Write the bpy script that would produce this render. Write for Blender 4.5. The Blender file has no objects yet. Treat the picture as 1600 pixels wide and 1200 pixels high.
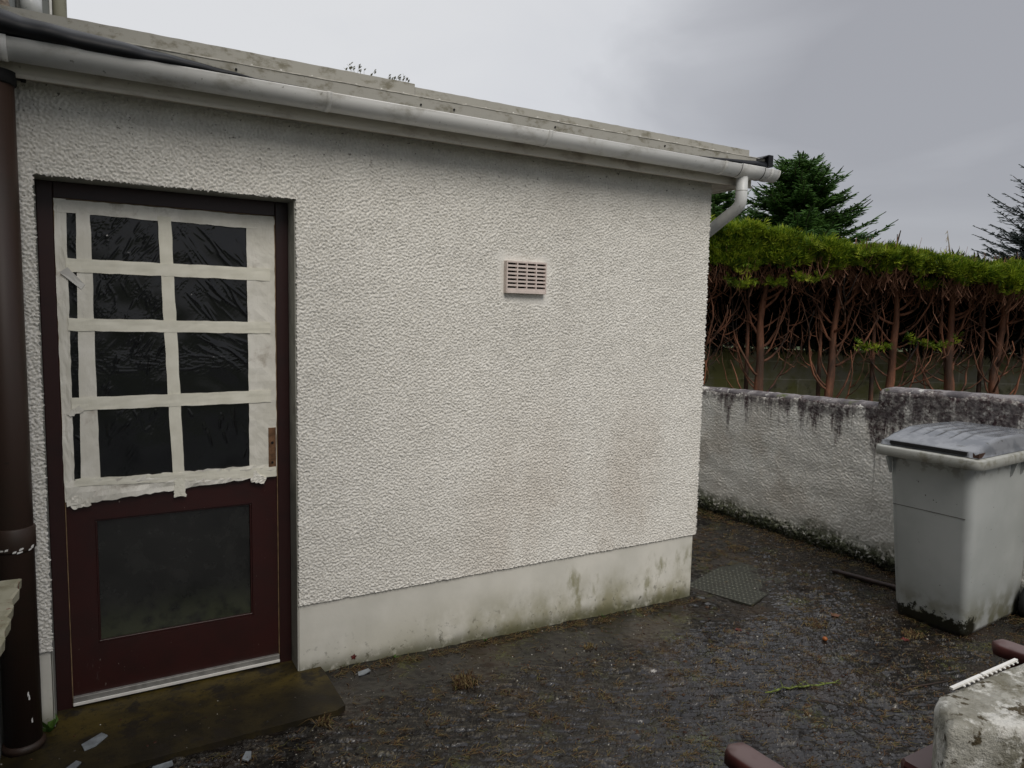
import bpy, math, random
import numpy as np
from mathutils import Vector, Matrix
random.seed(7); RNG = np.random.default_rng(7)
PI = math.pi
S = bpy.context.scene
COL = S.collection

# ------------------------------------------------------------------ camera
cd = bpy.data.cameras.new("camera"); cam = bpy.data.objects.new("camera", cd); COL.objects.link(cam)
RT = Vector((0.86663, -0.49853, 0.02044)); UP = Vector((0.02976, 0.09255, 0.99526)); FW = Vector((0.49806, 0.86192, -0.09504))
m = Matrix((RT, UP, -FW)).transposed().to_4x4(); m.translation = Vector((-0.7499, -3.1944, 1.6541))
cam.matrix_world = m
cd.sensor_width = 36; cd.lens = 1120 / 1600 * 36; cd.clip_start = 0.05; cd.clip_end = 2000
S.camera = cam
S.render.resolution_x = 1024; S.render.resolution_y = 768

# ------------------------------------------------------------------ sky, sun, exposure
W = bpy.data.worlds.new("World"); S.world = W; W.use_nodes = True
nt = W.node_tree; nt.nodes.clear()
def wn(t, **k):
    n = nt.nodes.new(t)
    for a, b in k.items(): setattr(n, a, b)
    return n
out = wn('ShaderNodeOutputWorld'); bg = wn('ShaderNodeBackground'); sky = wn('ShaderNodeTexSky')
sky.sky_type = 'NISHITA'; sky.sun_disc = False; sky.sun_elevation = math.radians(46); sky.sun_rotation = math.radians(189)
tc = wn('ShaderNodeTexCoord'); sep = wn('ShaderNodeSeparateXYZ'); nt.links.new(tc.outputs['Generated'], sep.inputs[0])
# brighter break in the cloud, by real direction
dotn = wn('ShaderNodeVectorMath', operation='DOT_PRODUCT'); nt.links.new(tc.outputs['Generated'], dotn.inputs[0])
GAP = Vector((0.03, 0.88, 0.50)).normalized(); dotn.inputs[1].default_value = GAP
gap = wn('ShaderNodeMapRange', interpolation_type='SMOOTHSTEP'); nt.links.new(dotn.outputs['Value'], gap.inputs[0])
gap.inputs[1].default_value = 0.58; gap.inputs[2].default_value = 1.0; gap.inputs[3].default_value = 0; gap.inputs[4].default_value = 1
mp = wn('ShaderNodeMapping'); nt.links.new(tc.outputs['Generated'], mp.inputs[0]); mp.inputs['Scale'].default_value = (1, 1, 2.2)
nz = wn('ShaderNodeTexNoise'); nt.links.new(mp.outputs[0], nz.inputs['Vector'])
nz.inputs['Scale'].default_value = 2.6; nz.inputs['Detail'].default_value = 6; nz.inputs['Roughness'].default_value = .5; nz.inputs['Distortion'].default_value = .6
nr = wn('ShaderNodeMapRange'); nt.links.new(nz.outputs['Fac'], nr.inputs[0])
nr.inputs[1].default_value = .3; nr.inputs[2].default_value = .7; nr.inputs[3].default_value = -.19; nr.inputs[4].default_value = .19
add = wn('ShaderNodeMath', operation='ADD'); nt.links.new(gap.outputs[0], add.inputs[0]); nt.links.new(nr.outputs[0], add.inputs[1])
hz = wn('ShaderNodeMapRange', interpolation_type='SMOOTHSTEP'); nt.links.new(sep.outputs['Z'], hz.inputs[0])
hz.inputs[1].default_value = -0.02; hz.inputs[2].default_value = .30; hz.inputs[3].default_value = .17; hz.inputs[4].default_value = 0
add2 = wn('ShaderNodeMath', operation='ADD'); nt.links.new(add.outputs[0], add2.inputs[0]); nt.links.new(hz.outputs[0], add2.inputs[1])
cr = wn('ShaderNodeValToRGB'); nt.links.new(add2.outputs[0], cr.inputs[0])
e = cr.color_ramp.elements; e[0].position = 0; e[0].color = (.385, .39, .42, 1); e[1].position = 1; e[1].color = (.77, .775, .79, 1)
x = e.new(.3); x.color = (.50, .508, .54, 1); x = e.new(.6); x.color = (.70, .71, .74, 1)
zen = wn('ShaderNodeMapRange', interpolation_type='SMOOTHSTEP'); nt.links.new(sep.outputs['Z'], zen.inputs[0])   # overcast dome: zenith about three times the horizon
zen.inputs[1].default_value = .40; zen.inputs[2].default_value = 1.0; zen.inputs[3].default_value = 10.0; zen.inputs[4].default_value = 25.0
sc10 = wn('ShaderNodeVectorMath', operation='SCALE'); nt.links.new(cr.outputs[0], sc10.inputs[0]); nt.links.new(zen.outputs[0], sc10.inputs['Scale'])
mx = wn('ShaderNodeMix', data_type='RGBA'); mx.inputs[0].default_value = .93
nt.links.new(sky.outputs[0], mx.inputs[6]); nt.links.new(sc10.outputs[0], mx.inputs[7])
nt.links.new(mx.outputs[2], bg.inputs[0]); bg.inputs[1].default_value = 0.1
nt.links.new(bg.outputs[0], out.inputs[0])
sl = bpy.data.lights.new("sun", 'SUN'); sl.energy = 1.85; sl.angle = math.radians(32); sl.color = (1, .94, .86)
so = bpy.data.objects.new("sun", sl); COL.objects.link(so)
sd = Vector((-0.10, -0.82, 0.86)).normalized()
so.rotation_euler = (-sd).to_track_quat('-Z', 'Y').to_euler()
S.view_settings.view_transform = 'Standard'; S.view_settings.look = 'None'; S.view_settings.exposure = -0.04; S.view_settings.gamma = 1

# ------------------------------------------------------------------ material helper
class M:
    def __init__(s, name, rough=.7, spec=.4, metallic=0):
        s.m = bpy.data.materials.new(name); s.m.use_nodes = True; s.t = s.m.node_tree
        s.p = s.t.nodes['Principled BSDF']; s.p.inputs['Roughness'].default_value = rough
        s.p.inputs['Specular IOR Level'].default_value = spec; s.p.inputs['Metallic'].default_value = metallic
        s.co = s.n('ShaderNodeTexCoord').outputs['Object']
    def n(s, t, **k):
        x = s.t.nodes.new(t)
        for a, b in k.items(): setattr(x, a, b)
        return x
    def L(s, a, b):
        if isinstance(a, (int, float)): b.default_value = a
        elif isinstance(a, tuple): b.default_value = a if len(a) == 4 or b.type == 'VECTOR' else (*a, 1)
        else: s.t.links.new(a, b)
    def noise(s, scale, detail=4, rough=.55, stretch=(1, 1, 1), dist=0, rot=(0, 0, 0), vec=None):
        mp = s.n('ShaderNodeMapping'); s.L(vec or s.co, mp.inputs[0]); mp.inputs['Scale'].default_value = stretch; mp.inputs['Rotation'].default_value = rot
        x = s.n('ShaderNodeTexNoise'); s.L(mp.outputs[0], x.inputs['Vector'])
        x.inputs['Scale'].default_value = scale; x.inputs['Detail'].default_value = detail; x.inputs['Roughness'].default_value = rough; x.inputs['Distortion'].default_value = dist
        return x.outputs['Fac']
    def vor(s, scale, feature='F1', stretch=(1, 1, 1)):
        mp = s.n('ShaderNodeMapping'); s.L(s.co, mp.inputs[0]); mp.inputs['Scale'].default_value = stretch
        x = s.n('ShaderNodeTexVoronoi', feature=feature); s.L(mp.outputs[0], x.inputs['Vector']); x.inputs['Scale'].default_value = scale
        return x.outputs['Distance']
    def rng(s, v, a, b, c=0., d=1., smooth=True):
        x = s.n('ShaderNodeMapRange', interpolation_type='SMOOTHSTEP' if smooth else 'LINEAR'); s.L(v, x.inputs[0])
        for i, q in enumerate((a, b, c, d)): s.L(q, x.inputs[i + 1])
        return x.outputs[0]
    def mth(s, op, a, b=0., clamp=False):
        x = s.n('ShaderNodeMath', operation=op, use_clamp=clamp); s.L(a, x.inputs[0]); s.L(b, x.inputs[1]); return x.outputs[0]
    def mix(s, f, a, b):
        x = s.n('ShaderNodeMix', data_type='RGBA'); s.L(f, x.inputs[0]); s.L(a, x.inputs[6]); s.L(b, x.inputs[7]); return x.outputs[2]
    def xyz(s):
        x = s.n('ShaderNodeSeparateXYZ'); s.L(s.co, x.inputs[0]); return x.outputs
    def bump(s, h, strength=.5, dist=.003, prev=None):
        x = s.n('ShaderNodeBump'); x.inputs['Strength'].default_value = strength; x.inputs['Distance'].default_value = dist
        s.L(h, x.inputs['Height'])
        if prev: s.L(prev, x.inputs['Normal'])
        s.L(x.outputs[0], s.p.inputs['Normal']); return x.outputs[0]
    def col(s, c): s.L(c, s.p.inputs['Base Color']); return s
    def rou(s, r): s.L(r, s.p.inputs['Roughness']); return s

def simple(name, c, rough=.6, var=.25, scale=20, spec=.4, bump=0, bs=80, metallic=0):
    k = M(name, rough, spec, metallic)
    n = k.noise(scale, 5)
    k.col(k.mix(k.rng(n, .3, .7), tuple(v * (1 - var) for v in c), tuple(min(1, v * (1 + var)) for v in c)))
    if bump: k.bump(k.noise(bs, 4), bump, .002)
    return k.m

# roughcast render of the extension
k = M("roughcast", .85, .25)
X, Y, Z = k.xyz()
base = k.mix(k.rng(k.noise(3, 4), .3, .7), (.745, .73, .68), (.79, .775, .725))
base = k.mix(k.rng(k.noise(90, 3), .52, .74, 0, .35), base, (.40, .38, .33))
gr = k.mth('MULTIPLY', k.rng(Z, 2.00, 2.45), k.rng(k.noise(7, 6, .6, (1, 1, .6)), .30, .62))
base = k.mix(k.mth('MULTIPLY', gr, .16), base, (.30, .26, .22))
sp = k.mth('MULTIPLY', k.rng(Z, 1.95, 2.42), k.rng(k.noise(52, 3), .66, .70))
base = k.mix(k.mth('MULTIPLY', sp, .8), base, (.09, .08, .07))
lo = k.mth('MULTIPLY', k.rng(Z, 1.55, .45), k.rng(k.noise(1.7, 5, .6, (1, 1, .35)), .46, .66))
lo = k.mth('MULTIPLY', lo, k.rng(X, .5, 1.4))
base = k.mix(k.mth('MULTIPLY', lo, .32), base, (.42, .34, .26))
streak = k.mth('MULTIPLY', k.rng(Z, 1.80, .9, 1, 0), k.rng(k.noise(6, 4, .5, (1, 1, .12)), .50, .66))
streak = k.mth('MULTIPLY', streak, k.mth('MULTIPLY', k.rng(X, 1.0, 1.2), k.rng(X, 1.9, 1.4)))
base = k.mix(k.mth('MULTIPLY', streak, .10), base, (.30, .27, .23))
k.col(base); k.bump(k.noise(260, 3), .35, .0015); MT_WALL = k.m
# smooth painted plinth with algae low down
k = M("painted_plinth", .7, .3); X, Y, Z = k.xyz()
base = k.mix(k.rng(k.noise(4, 4), .3, .7), (.60, .59, .53), (.70, .685, .62))
al = k.mth('MULTIPLY', k.rng(Z, .30, -.05), k.rng(k.noise(3.2, 6, .6, (1, 1, .7)), .36, .60)); al = k.mth('MULTIPLY', al, k.rng(X, .1, 1.3, .35, 1.))
base = k.mix(k.mth('MULTIPLY', al, .85), base, (.20, .185, .08))
sp_ = k.mth('MULTIPLY', k.rng(k.noise(5.5, 6, .65, (1, 1, .45)), .56, .68), k.mth('MULTIPLY', k.rng(X, .8, 1.4), k.rng(Z, .30, .18)))
base = k.mix(k.mth('MULTIPLY', sp_, .7), base, (.17, .16, .055))
dk = k.mth('MULTIPLY', k.rng(Z, .2, -.05), k.rng(k.noise(26, 5, .7), .57, .66)); base = k.mix(k.mth('MULTIPLY', dk, .8), base, (.07, .065, .045))
gb = k.mth('MULTIPLY', k.rng(k.mth('ADD', Z, k.mth('MULTIPLY', X, .022)), .075, -.02), k.rng(k.noise(14, 6, .7), .26, .52)); base = k.mix(k.mth('MULTIPLY', gb, .85), base, (.075, .075, .035))
k.col(base); k.bump(k.noise(60, 4), .25, .002); MT_PLINTH = k.m
# garden wall roughcast with black lichen runs
def gardenwall(name):
    k = M(name, .9, .2); X, Y, Z = k.xyz()
    base = k.mix(k.rng(k.noise(3, 5), .3, .7), (.78, .75, .68), (.90, .88, .81))
    brown = k.rng(k.noise(2.3, 5, .6), .48, .68); base = k.mix(k.mth('MULTIPLY', brown, .35), base, (.42, .34, .25))
    wav = k.mth('MULTIPLY', k.rng(k.noise(3.6, 3, .55, (1, 1, .01)), .34, .62, 0, 1, False), .40)
    run = k.noise(17, 6, .7, (1, 1, .09))
    lim = k.mth('SUBTRACT', 1.20, wav)
    edge = k.mth('SUBTRACT', Z, lim)
    mask = k.rng(k.mth('ADD', edge, k.mth('MULTIPLY', k.mth('SUBTRACT', run, .5), 1.05)), -.07, .17)
    patch = k.rng(k.noise(26, 6, .72), .30, .60, .25, 1)
    base = k.mix(k.mth('MULTIPLY', mask, patch), base, (.06, .036, .038))
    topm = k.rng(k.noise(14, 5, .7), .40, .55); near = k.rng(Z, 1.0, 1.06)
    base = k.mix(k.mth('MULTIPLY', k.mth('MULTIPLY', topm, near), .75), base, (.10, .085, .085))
    low = k.mth('MULTIPLY', k.rng(k.mth('ADD', Z, k.mth('MULTIPLY', k.noise(4, 5, .6), -.25)), .10, -.06), k.rng(k.noise(24, 6, .7), .36, .50))
    base = k.mix(k.mth('MULTIPLY', low, .9), base, (.05, .062, .016))
    vlow = k.mth('MULTIPLY', k.rng(Z, .07, -.02), k.rng(k.noise(30, 5, .65), .30, .50))
    base = k.mix(vlow, base, (.016, .016, .01))
    k.col(base); k.bump(k.noise(150, 4), .5, .003); return k.m
MT_GWALL = gardenwall("stained_roughcast")
k = M("weathered_coping", .75, .4)
base = k.mix(k.rng(k.noise(9, 6, .65), .35, .65), (.085, .075, .08), (.24, .22, .22))
base = k.mix(k.rng(k.noise(16, 4), .60, .68), base, (.50, .49, .46)); base = k.mix(k.rng(k.noise(5, 5), .58, .70), base, (.09, .11, .03))
k.col(base); k.bump(k.noise(70, 5), .6, .004); MT_COPING = k.m
# ground
k = M("wet_concrete", .5, .45); X, Y, Z = k.xyz()
n1 = k.noise(2.2, 6, .6); n2 = k.noise(16, 6, .72, (1, 5.5, 1), rot=(0, 0, math.radians(24)))
base = k.mix(k.rng(n1, .35, .68), (.005, .0042, .0038), (.014, .0115, .010)); base = k.mix(k.rng(n2, .52, .72, 0, .5), base, (.06, .052, .040))
at = k.n('ShaderNodeAttribute', attribute_name='worn')
base = k.mix(k.mth('MULTIPLY', at.outputs['Fac'], k.rng(k.noise(30, 4, .7), .42, .64)), base, (.14, .12, .085))
base = k.mix(k.mth('MULTIPLY', k.rng(k.noise(1.6, 6, .65), .52, .66), .6), base, (.035, .021, .012))
base = k.mix(k.mth('MULTIPLY', k.rng(k.noise(2.9, 6, .7), .56, .68), k.rng(k.noise(60, 3), .4, .6)), base, (.06, .062, .018))
base = k.mix(k.rng(k.noise(150, 2), .70, .74), base, (.30, .29, .26))
k.col(base)
wet = k.noise(1.5, 5, .6, (1, 1.6, 1)); wm = k.rng(k.mth('ADD', wet, k.mth('MULTIPLY', k.noise(50, 4), .25)), .43, .58)
k.rou(k.rng(wm, 0, 1, .55, .07)); k.L(k.rng(wm, 0, 1, .05, .55), k.p.inputs['Specular IOR Level'])
k.bump(k.mth('MULTIPLY', k.noise(120, 6, .75, (.7, 1.5, 1), rot=(0, 0, math.radians(24))), k.rng(wm, 0, 1, 1, .22)), .8, .004); MT_GROUND = k.m
k = M("mossy_step", .5, .18); X, Y, Z = k.xyz()
base = k.mix(k.rng(k.noise(5, 6, .6), .35, .65), (.015, .012, .007), (.034, .026, .011))
base = k.mix(k.mth('MULTIPLY', k.rng(Y, -.26, -.02), k.rng(k.noise(4, 5, .6, (.7, 1.5, 1)), .34, .62)), base, (.075, .055, .014)); base = k.mix(k.rng(k.noise(7, 6, .7), .50, .62), base, (.020, .016, .011)); base = k.mix(k.rng(k.noise(45, 5, .7), .55, .65, 0, .7), base, (.012, .010, .007)); k.col(base); k.bump(k.noise(55, 5), .35, .003); MT_STEP = k.m
MT_SOIL = simple("soil", (.035, .028, .018), .95, .5, 6, .2, .8, 30)
MT_LAWN = simple("field", (.04, .055, .02), .95, .4, 3, .2, .8, 20)
# trim
def grimy(name, c, grime, gs=10, rough=.45, amt=.6, z=None):
    k = M(name, rough, .45)
    mk = k.rng(k.noise(gs, 6, .65, (.6, 1, 1)), .48, .70)
    f = k.mix(k.mth('MULTIPLY', mk, amt), c, grime)
    f = k.mix(k.rng(k.noise(gs * 7, 3), .68, .74, 0, .6), f, tuple(v * .5 for v in grime)); k.col(f); return k.m
MT_GUTTER = grimy("white_gutter_plastic", (.80, .80, .78), (.36, .34, .28), 8, .38, .75)
MT_PIPEW = grimy("white_pipe_plastic", (.62, .63, .62), (.42, .41, .36), 6, .35, .35)
MT_FASCIA = grimy("white_fascia_board", (.62, .58, .50), (.30, .24, .18), 9, .5, .75)
MT_ROOF = grimy("weathered_roof_edge", (.37, .36, .32), (.17, .155, .11), 26, .8, .9)
MT_FELT = simple("black_felt", (.006, .007, .009), .5, .3, 8, .3, .3, 40)
MT_BROWNPIPE = grimy("brown_pipe_paint", (.040, .022, .015), (.028, .022, .014), 6, .52, .6)
MT_MAROON = grimy("maroon_paint", (.034, .0085, .0075), (.030, .010, .009), 8, .38, .6)
def chipped(name, c, d):
    k = M(name, .36, .4); b = k.mix(k.rng(k.noise(7, 6, .65), .4, .66, 0, .7), c, d)
    b = k.mix(k.rng(k.noise(55, 3, .6, (1, 1, .6)), .715, .73), b, (.20, .16, .14)); b = k.mix(k.mth('MULTIPLY', k.rng(k.noise(3, 5, .7), .60, .70), k.rng(k.noise(70, 3, .6, (1, 1, .3)), .56, .66)), b, (.11, .085, .08))
    k.col(b); k.bump(k.noise(40, 4, .6, (1, 1, .15)), .15, .001); return k.m
MT_MAROON = chipped("chipped_maroon_paint", (.034, .0085, .0075), (.022, .008, .007))
MT_MAROOND = grimy("dark_maroon_paint", (.024, .0065, .006), (.014, .006, .006), 8, .4, .6)
MT_WEATHERSTRIP = simple("draught_strip", (.25, .17, .09), .6, .35, 30)
MT_REVEAL = grimy("grey_reveal_paint", (.36, .36, .32), (.11, .11, .09), 7, .6, .5)
MT_ALU = simple("aluminium_sill", (.26, .255, .24), .45, .2, 30, .5, 0, 80, .3)
MT_WHITEP = simple("white_strip_paint", (.75, .74, .70), .5, .06, 20)
MT_RUST = simple("rusty_plate", (.14, .075, .04), .75, .4, 40, .3, .5, 90)
MT_DARK = simple("dark_void", (.01, .01, .01), .9, .1)
MT_VENT = simple("vent_plastic", (.66, .57, .52), .5, .08, 30)
k = M("black_sheet", .17, .5); k.col(k.mix(k.noise(5, 3), (.003, .0035, .004), (.007, .0075, .008))); MT_SHEET = k.m
k = M("masking_tape", .6, .35); b = k.mix(k.rng(k.noise(12, 4), .35, .65), (.74, .72, .61), (.83, .81, .70)); k.col(b); k.bump(k.noise(90, 3, .5, (1, 1, .3)), .3, .002); MT_TAPE = k.m
k = M("wide_paper_tape", .65, .3); b = k.mix(k.rng(k.noise(8, 5), .35, .65), (.70, .68, .60), (.84, .82, .75))
b = k.mix(k.mth('MULTIPLY', k.rng(k.noise(4, 6, .7), .54, .68), .6), b, (.30, .25, .18)); k.col(b)
k.bump(k.noise(14, 5, .6, (1, 1, .5), 1.2), .8, .006); MT_PAPER = k.m
k = M("mildewed_glass", .14, .5); X, Y, Z = k.xyz()
b = k.mix(k.rng(k.noise(9, 6, .65), .35, .7), (.008, .009, .009), (.018, .019, .018))
b = k.mix(k.mth('MULTIPLY', k.rng(Z, .46, .26), k.rng(k.noise(16, 5), .28, .58)), b, (.042, .048, .028))
b = k.mix(k.mth('MULTIPLY', k.rng(Z, .69, .78), k.rng(k.noise(22, 5), .46, .58)), b, (.008, .008, .008)); k.col(b); k.bump(k.noise(150, 3), .25, .001); MT_GLASS = k.m
k = M("concrete_block", .95, .15); br = k.n('ShaderNodeTexBrick'); mp = k.n('ShaderNodeMapping'); k.L(k.co, mp.inputs[0]); mp.inputs['Rotation'].default_value = (math.radians(-90), 0, 0)
k.L(mp.outputs[0], br.inputs[0]); br.inputs['Scale'].default_value = 1; br.inputs['Brick Width'].default_value = .45; br.inputs['Row Height'].default_value = .225
br.inputs['Mortar Size'].default_value = .008; br.inputs['Color1'].default_value = (.32, .31, .24, 1); br.inputs['Color2'].default_value = (.42, .40, .30, 1); br.inputs['Mortar'].default_value = (.55, .53, .42, 1)
b = k.mix(k.rng(k.noise(2.2, 6, .65), .36, .60, 0, .8), br.outputs[0], (.20, .21, .045)); b = k.mix(k.rng(k.noise(6, 6, .65), .52, .7, 0, .7), b, (.02, .022, .012))
k.col(b); k.bump(br.outputs['Fac'], .6, -.01); MT_BLOCK = k.m
k = M("reddish_bark", .7, .35); b = k.mix(k.rng(k.noise(6, 6, .65, (1, 1, .25)), .35, .65), (.07, .040, .027), (.34, .145, .080))
b = k.mix(k.rng(k.noise(3, 4), .60, .72), b, (.05, .055, .025)); b = k.mix(k.rng(k.noise(2.2, 5, .6, (1, 1, .5)), .50, .60), b, (.025, .020, .016)); k.col(b); k.bump(k.noise(26, 6, .7, (1, 1, .2)), 1., .012); MT_BARK = k.m
MT_TWIG = simple("dead_twig", (.32, .165, .105), .8, .5, 5, .2)
def foliage(name, stops, rough=.55):
    k = M(name, rough, .3); g = k.n('ShaderNodeNewGeometry'); c = k.n('ShaderNodeValToRGB'); k.L(g.outputs['Random Per Island'], c.inputs[0])
    el = c.color_ramp.elements; el[0].color = (*stops[0], 1); el[1].color = (*stops[-1], 1)
    for i, s_ in enumerate(stops[1:-1]): el.new((i + 1) / (len(stops) - 1)).color = (*s_, 1)
    n = k.rng(k.noise(1.6, 3), .35, .65, 0, .35); dk = k.mix(n, c.outputs[0], tuple(v * .5 for v in stops[0])); k.col(dk)
    tr = k.n('ShaderNodeBsdfTranslucent'); k.L(dk, tr.inputs[0]); ms = k.n('ShaderNodeMixShader'); ms.inputs[0].default_value = .25
    o = k.t.nodes['Material Output']; k.L(k.p.outputs[0], ms.inputs[1]); k.L(tr.outputs[0], ms.inputs[2]); k.L(ms.outputs[0], o.inputs[0]); return k.m
MT_HEDGE = foliage("hedge_foliage", [(.05, .11, .010), (.15, .24, .016), (.32, .42, .028), (.52, .58, .06)])
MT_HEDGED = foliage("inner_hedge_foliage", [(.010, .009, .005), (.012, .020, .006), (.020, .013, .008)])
MT_SPRUCE = foliage("spruce_needles", [(.040, .090, .022), (.070, .155, .032), (.11, .22, .045)])
MT_BLUES = foliage("blue_spruce_needles", [(.035, .05, .045), (.06, .08, .072)])
MT_SPRBARK = simple("spruce_bark", (.045, .035, .028), .85, .4, 8)
MT_BIN = grimy("bin_plastic", (.285, .30, .285), (.22, .23, .21), 3, .42, .5)
k = M("bin_body_plastic", .42, .45); X, Y, Z = k.xyz()
b = k.mix(k.rng(k.noise(2.5, 4), .35, .65), (.35, .37, .36), (.42, .44, .43)); b = k.mix(k.rng(k.noise(45, 2), .72, .75), b, (.08, .08, .07))
b = k.mix(k.mth('MULTIPLY', k.rng(Z, .30, .05), k.rng(k.noise(7, 5), .4, .62)), b, (.17, .17, .12))
mz = k.mth('MULTIPLY', k.rng(k.mth('ADD', Z, k.mth('MULTIPLY', k.noise(22, 6, .7), -.30)), -.045, -.065), k.rng(X, -.12, -.18))
b = k.mix(mz, b, (.012, .012, .006)); b = k.mix(k.mth('MULTIPLY', k.rng(Z, .90, .96), k.rng(k.noise(18, 5), .5, .62, 0, .5)), b, (.10, .095, .06))
k.col(b); MT_BINB = k.m
k = M("bin_rim_plastic", .45, .45); b = k.mix(k.rng(k.noise(14, 5, .6), .48, .66, 0, .7), (.37, .375, .345), (.16, .15, .10)); k.col(b); MT_BINR = k.m
k = M("bin_lid_plastic", .20, .6); b = k.mix(k.rng(k.noise(10, 4), .4, .6), (.14, .15, .165), (.21, .22, .235)); b = k.mix(k.rng(k.noise(30, 4, .6, (1, .4, 1)), .62, .7, 0, .7), b, (.07, .07, .055)); k.col(b)
k.rou(k.rng(k.noise(6, 4), .4, .6, .07, .24)); MT_LID = k.m
MT_RUBBER = simple("black_rubber", (.012, .012, .012), .7, .2)
MT_LIDBROWN = simple("worn_brown_patch", (.05, .022, .012), .7, .3)
k = M("old_whitewashed_stone", .85, .25)
b = k.mix(k.rng(k.noise(9, 6, .6), .35, .62), (.20, .19, .145), (.42, .41, .36)); b = k.mix(k.rng(k.noise(17, 6, .75), .48, .60), b, (.66, .65, .60))
b = k.mix(k.rng(k.noise(30, 5, .65), .55, .63), b, (.07, .055, .03)); b = k.mix(k.rng(k.noise(7, 6, .7), .56, .66, 0, .7), b, (.10, .085, .04)); k.col(b)
k.bump(k.noise(26, 6, .75), 1., .016); MT_STONE = k.m
k = M("bench_paint", .55, .35); g = k.n('ShaderNodeNewGeometry'); sx = k.n('ShaderNodeSeparateXYZ'); k.L(g.outputs['Normal'], sx.inputs[0])
b = k.mix(k.rng(k.noise(16, 5), .4, .65), (.050, .012, .010), (.075, .02, .016)); worn = k.mth('MULTIPLY', k.rng(sx.outputs['Z'], .6, .9), k.rng(k.noise(7, 5, .6), .28, .5))
b = k.mix(worn, b, (.15, .105, .10)); k.col(b); MT_BENCH = k.m
MT_SLATE = simple("slate_chip", (.20, .22, .235), .5, .3, 20, .4)
MT_GRATE = grimy("greenish_metal_plate", (.030, .031, .022), (.022, .018, .013), 9, .5, .7)
MT_GRATEHI = simple("worn_tread", (.085, .088, .062), .45, .35, 25, .5)
MT_STRAW = foliage("dead_grass", [(.045, .024, .012), (.13, .065, .026), (.25, .18, .08), (.12, .12, .035)], .7)
MT_GREEN = foliage("weed_leaf", [(.05, .11, .02), (.09, .18, .03)], .5)
MT_GRIT = foliage("grit", [(.03, .028, .024), (.08, .07, .06), (.14, .12, .09), (.62, .60, .54)], .6)
MT_LEAF = foliage("dead_leaf", [(.025, .012, .007), (.06, .022, .012), (.10, .05, .02)], .5)
MT_REDLEAF = simple("red_leaf", (.10, .016, .012), .5, .3)
MT_ORANGE = simple("orange_berry", (.30, .09, .02), .4, .2)
MT_GREENTWIG = simple("mossy_twig_bark", (.10, .125, .025), .8, .75, 90)
MT_DARKTWIG = simple("dark_twig_bark", (.03, .018, .012), .6, .3)
MT_OLDPIPE = simple("old_brown_pipe", (.035, .02, .016), .55, .4, 20)
MT_HOUSE = simple("grey_house_render", (.22, .23, .22), .8, .1, 5, .3, .3, 60)
MT_SILL = M("weathered_sill", .75, .3)
k = MT_SILL; b = k.mix(k.rng(k.noise(12, 5), .4, .65), (.36, .34, .25), (.24, .225, .15)); b = k.mix(k.rng(k.noise(24, 5, .6, (1, 2.5, 1)), .61, .66), b, (.17, .02, .015)); k.col(b); k.bump(k.noise(50, 4), .4, .003); MT_SILL = k.m

# ------------------------------------------------------------------ mesh helpers
def link(name, verts, faces, mat, parent=None, smooth=False):
    me = bpy.data.meshes.new(name)
    if isinstance(verts, np.ndarray):
        nv, nf, kk = len(verts), len(faces), faces.shape[1]
        me.vertices.add(nv); me.vertices.foreach_set('co', verts.astype(np.float32).ravel())
        me.loops.add(nf * kk); me.loops.foreach_set('vertex_index', faces.astype(np.int32).ravel())
        me.polygons.add(nf); me.polygons.foreach_set('loop_start', np.arange(0, nf * kk, kk, dtype=np.int32))
        me.update(calc_edges=True); me.validate()
    else:
        me.from_pydata([tuple(v) for v in verts], [], faces); me.update()
    if smooth: me.polygons.foreach_set('use_smooth', [True] * len(me.polygons))
    mats = mat if isinstance(mat, list) else [mat]
    for q in mats: me.materials.append(q)
    o = bpy.data.objects.new(name, me); COL.objects.link(o)
    if parent: o.parent = parent
    return o
def tag(o, label=None, cat=None, group=None, kind=None):
    if label: o['label'] = label
    if cat: o['category'] = cat
    if group: o['group'] = group
    if kind: o['kind'] = kind
    return o
def empty(name, loc, label, cat, group=None, rz=0):
    o = bpy.data.objects.new(name, None); COL.objects.link(o); o.location = loc; o.rotation_euler = (0, 0, rz); o.empty_display_size = .1
    return tag(o, label, cat, group)
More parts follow.
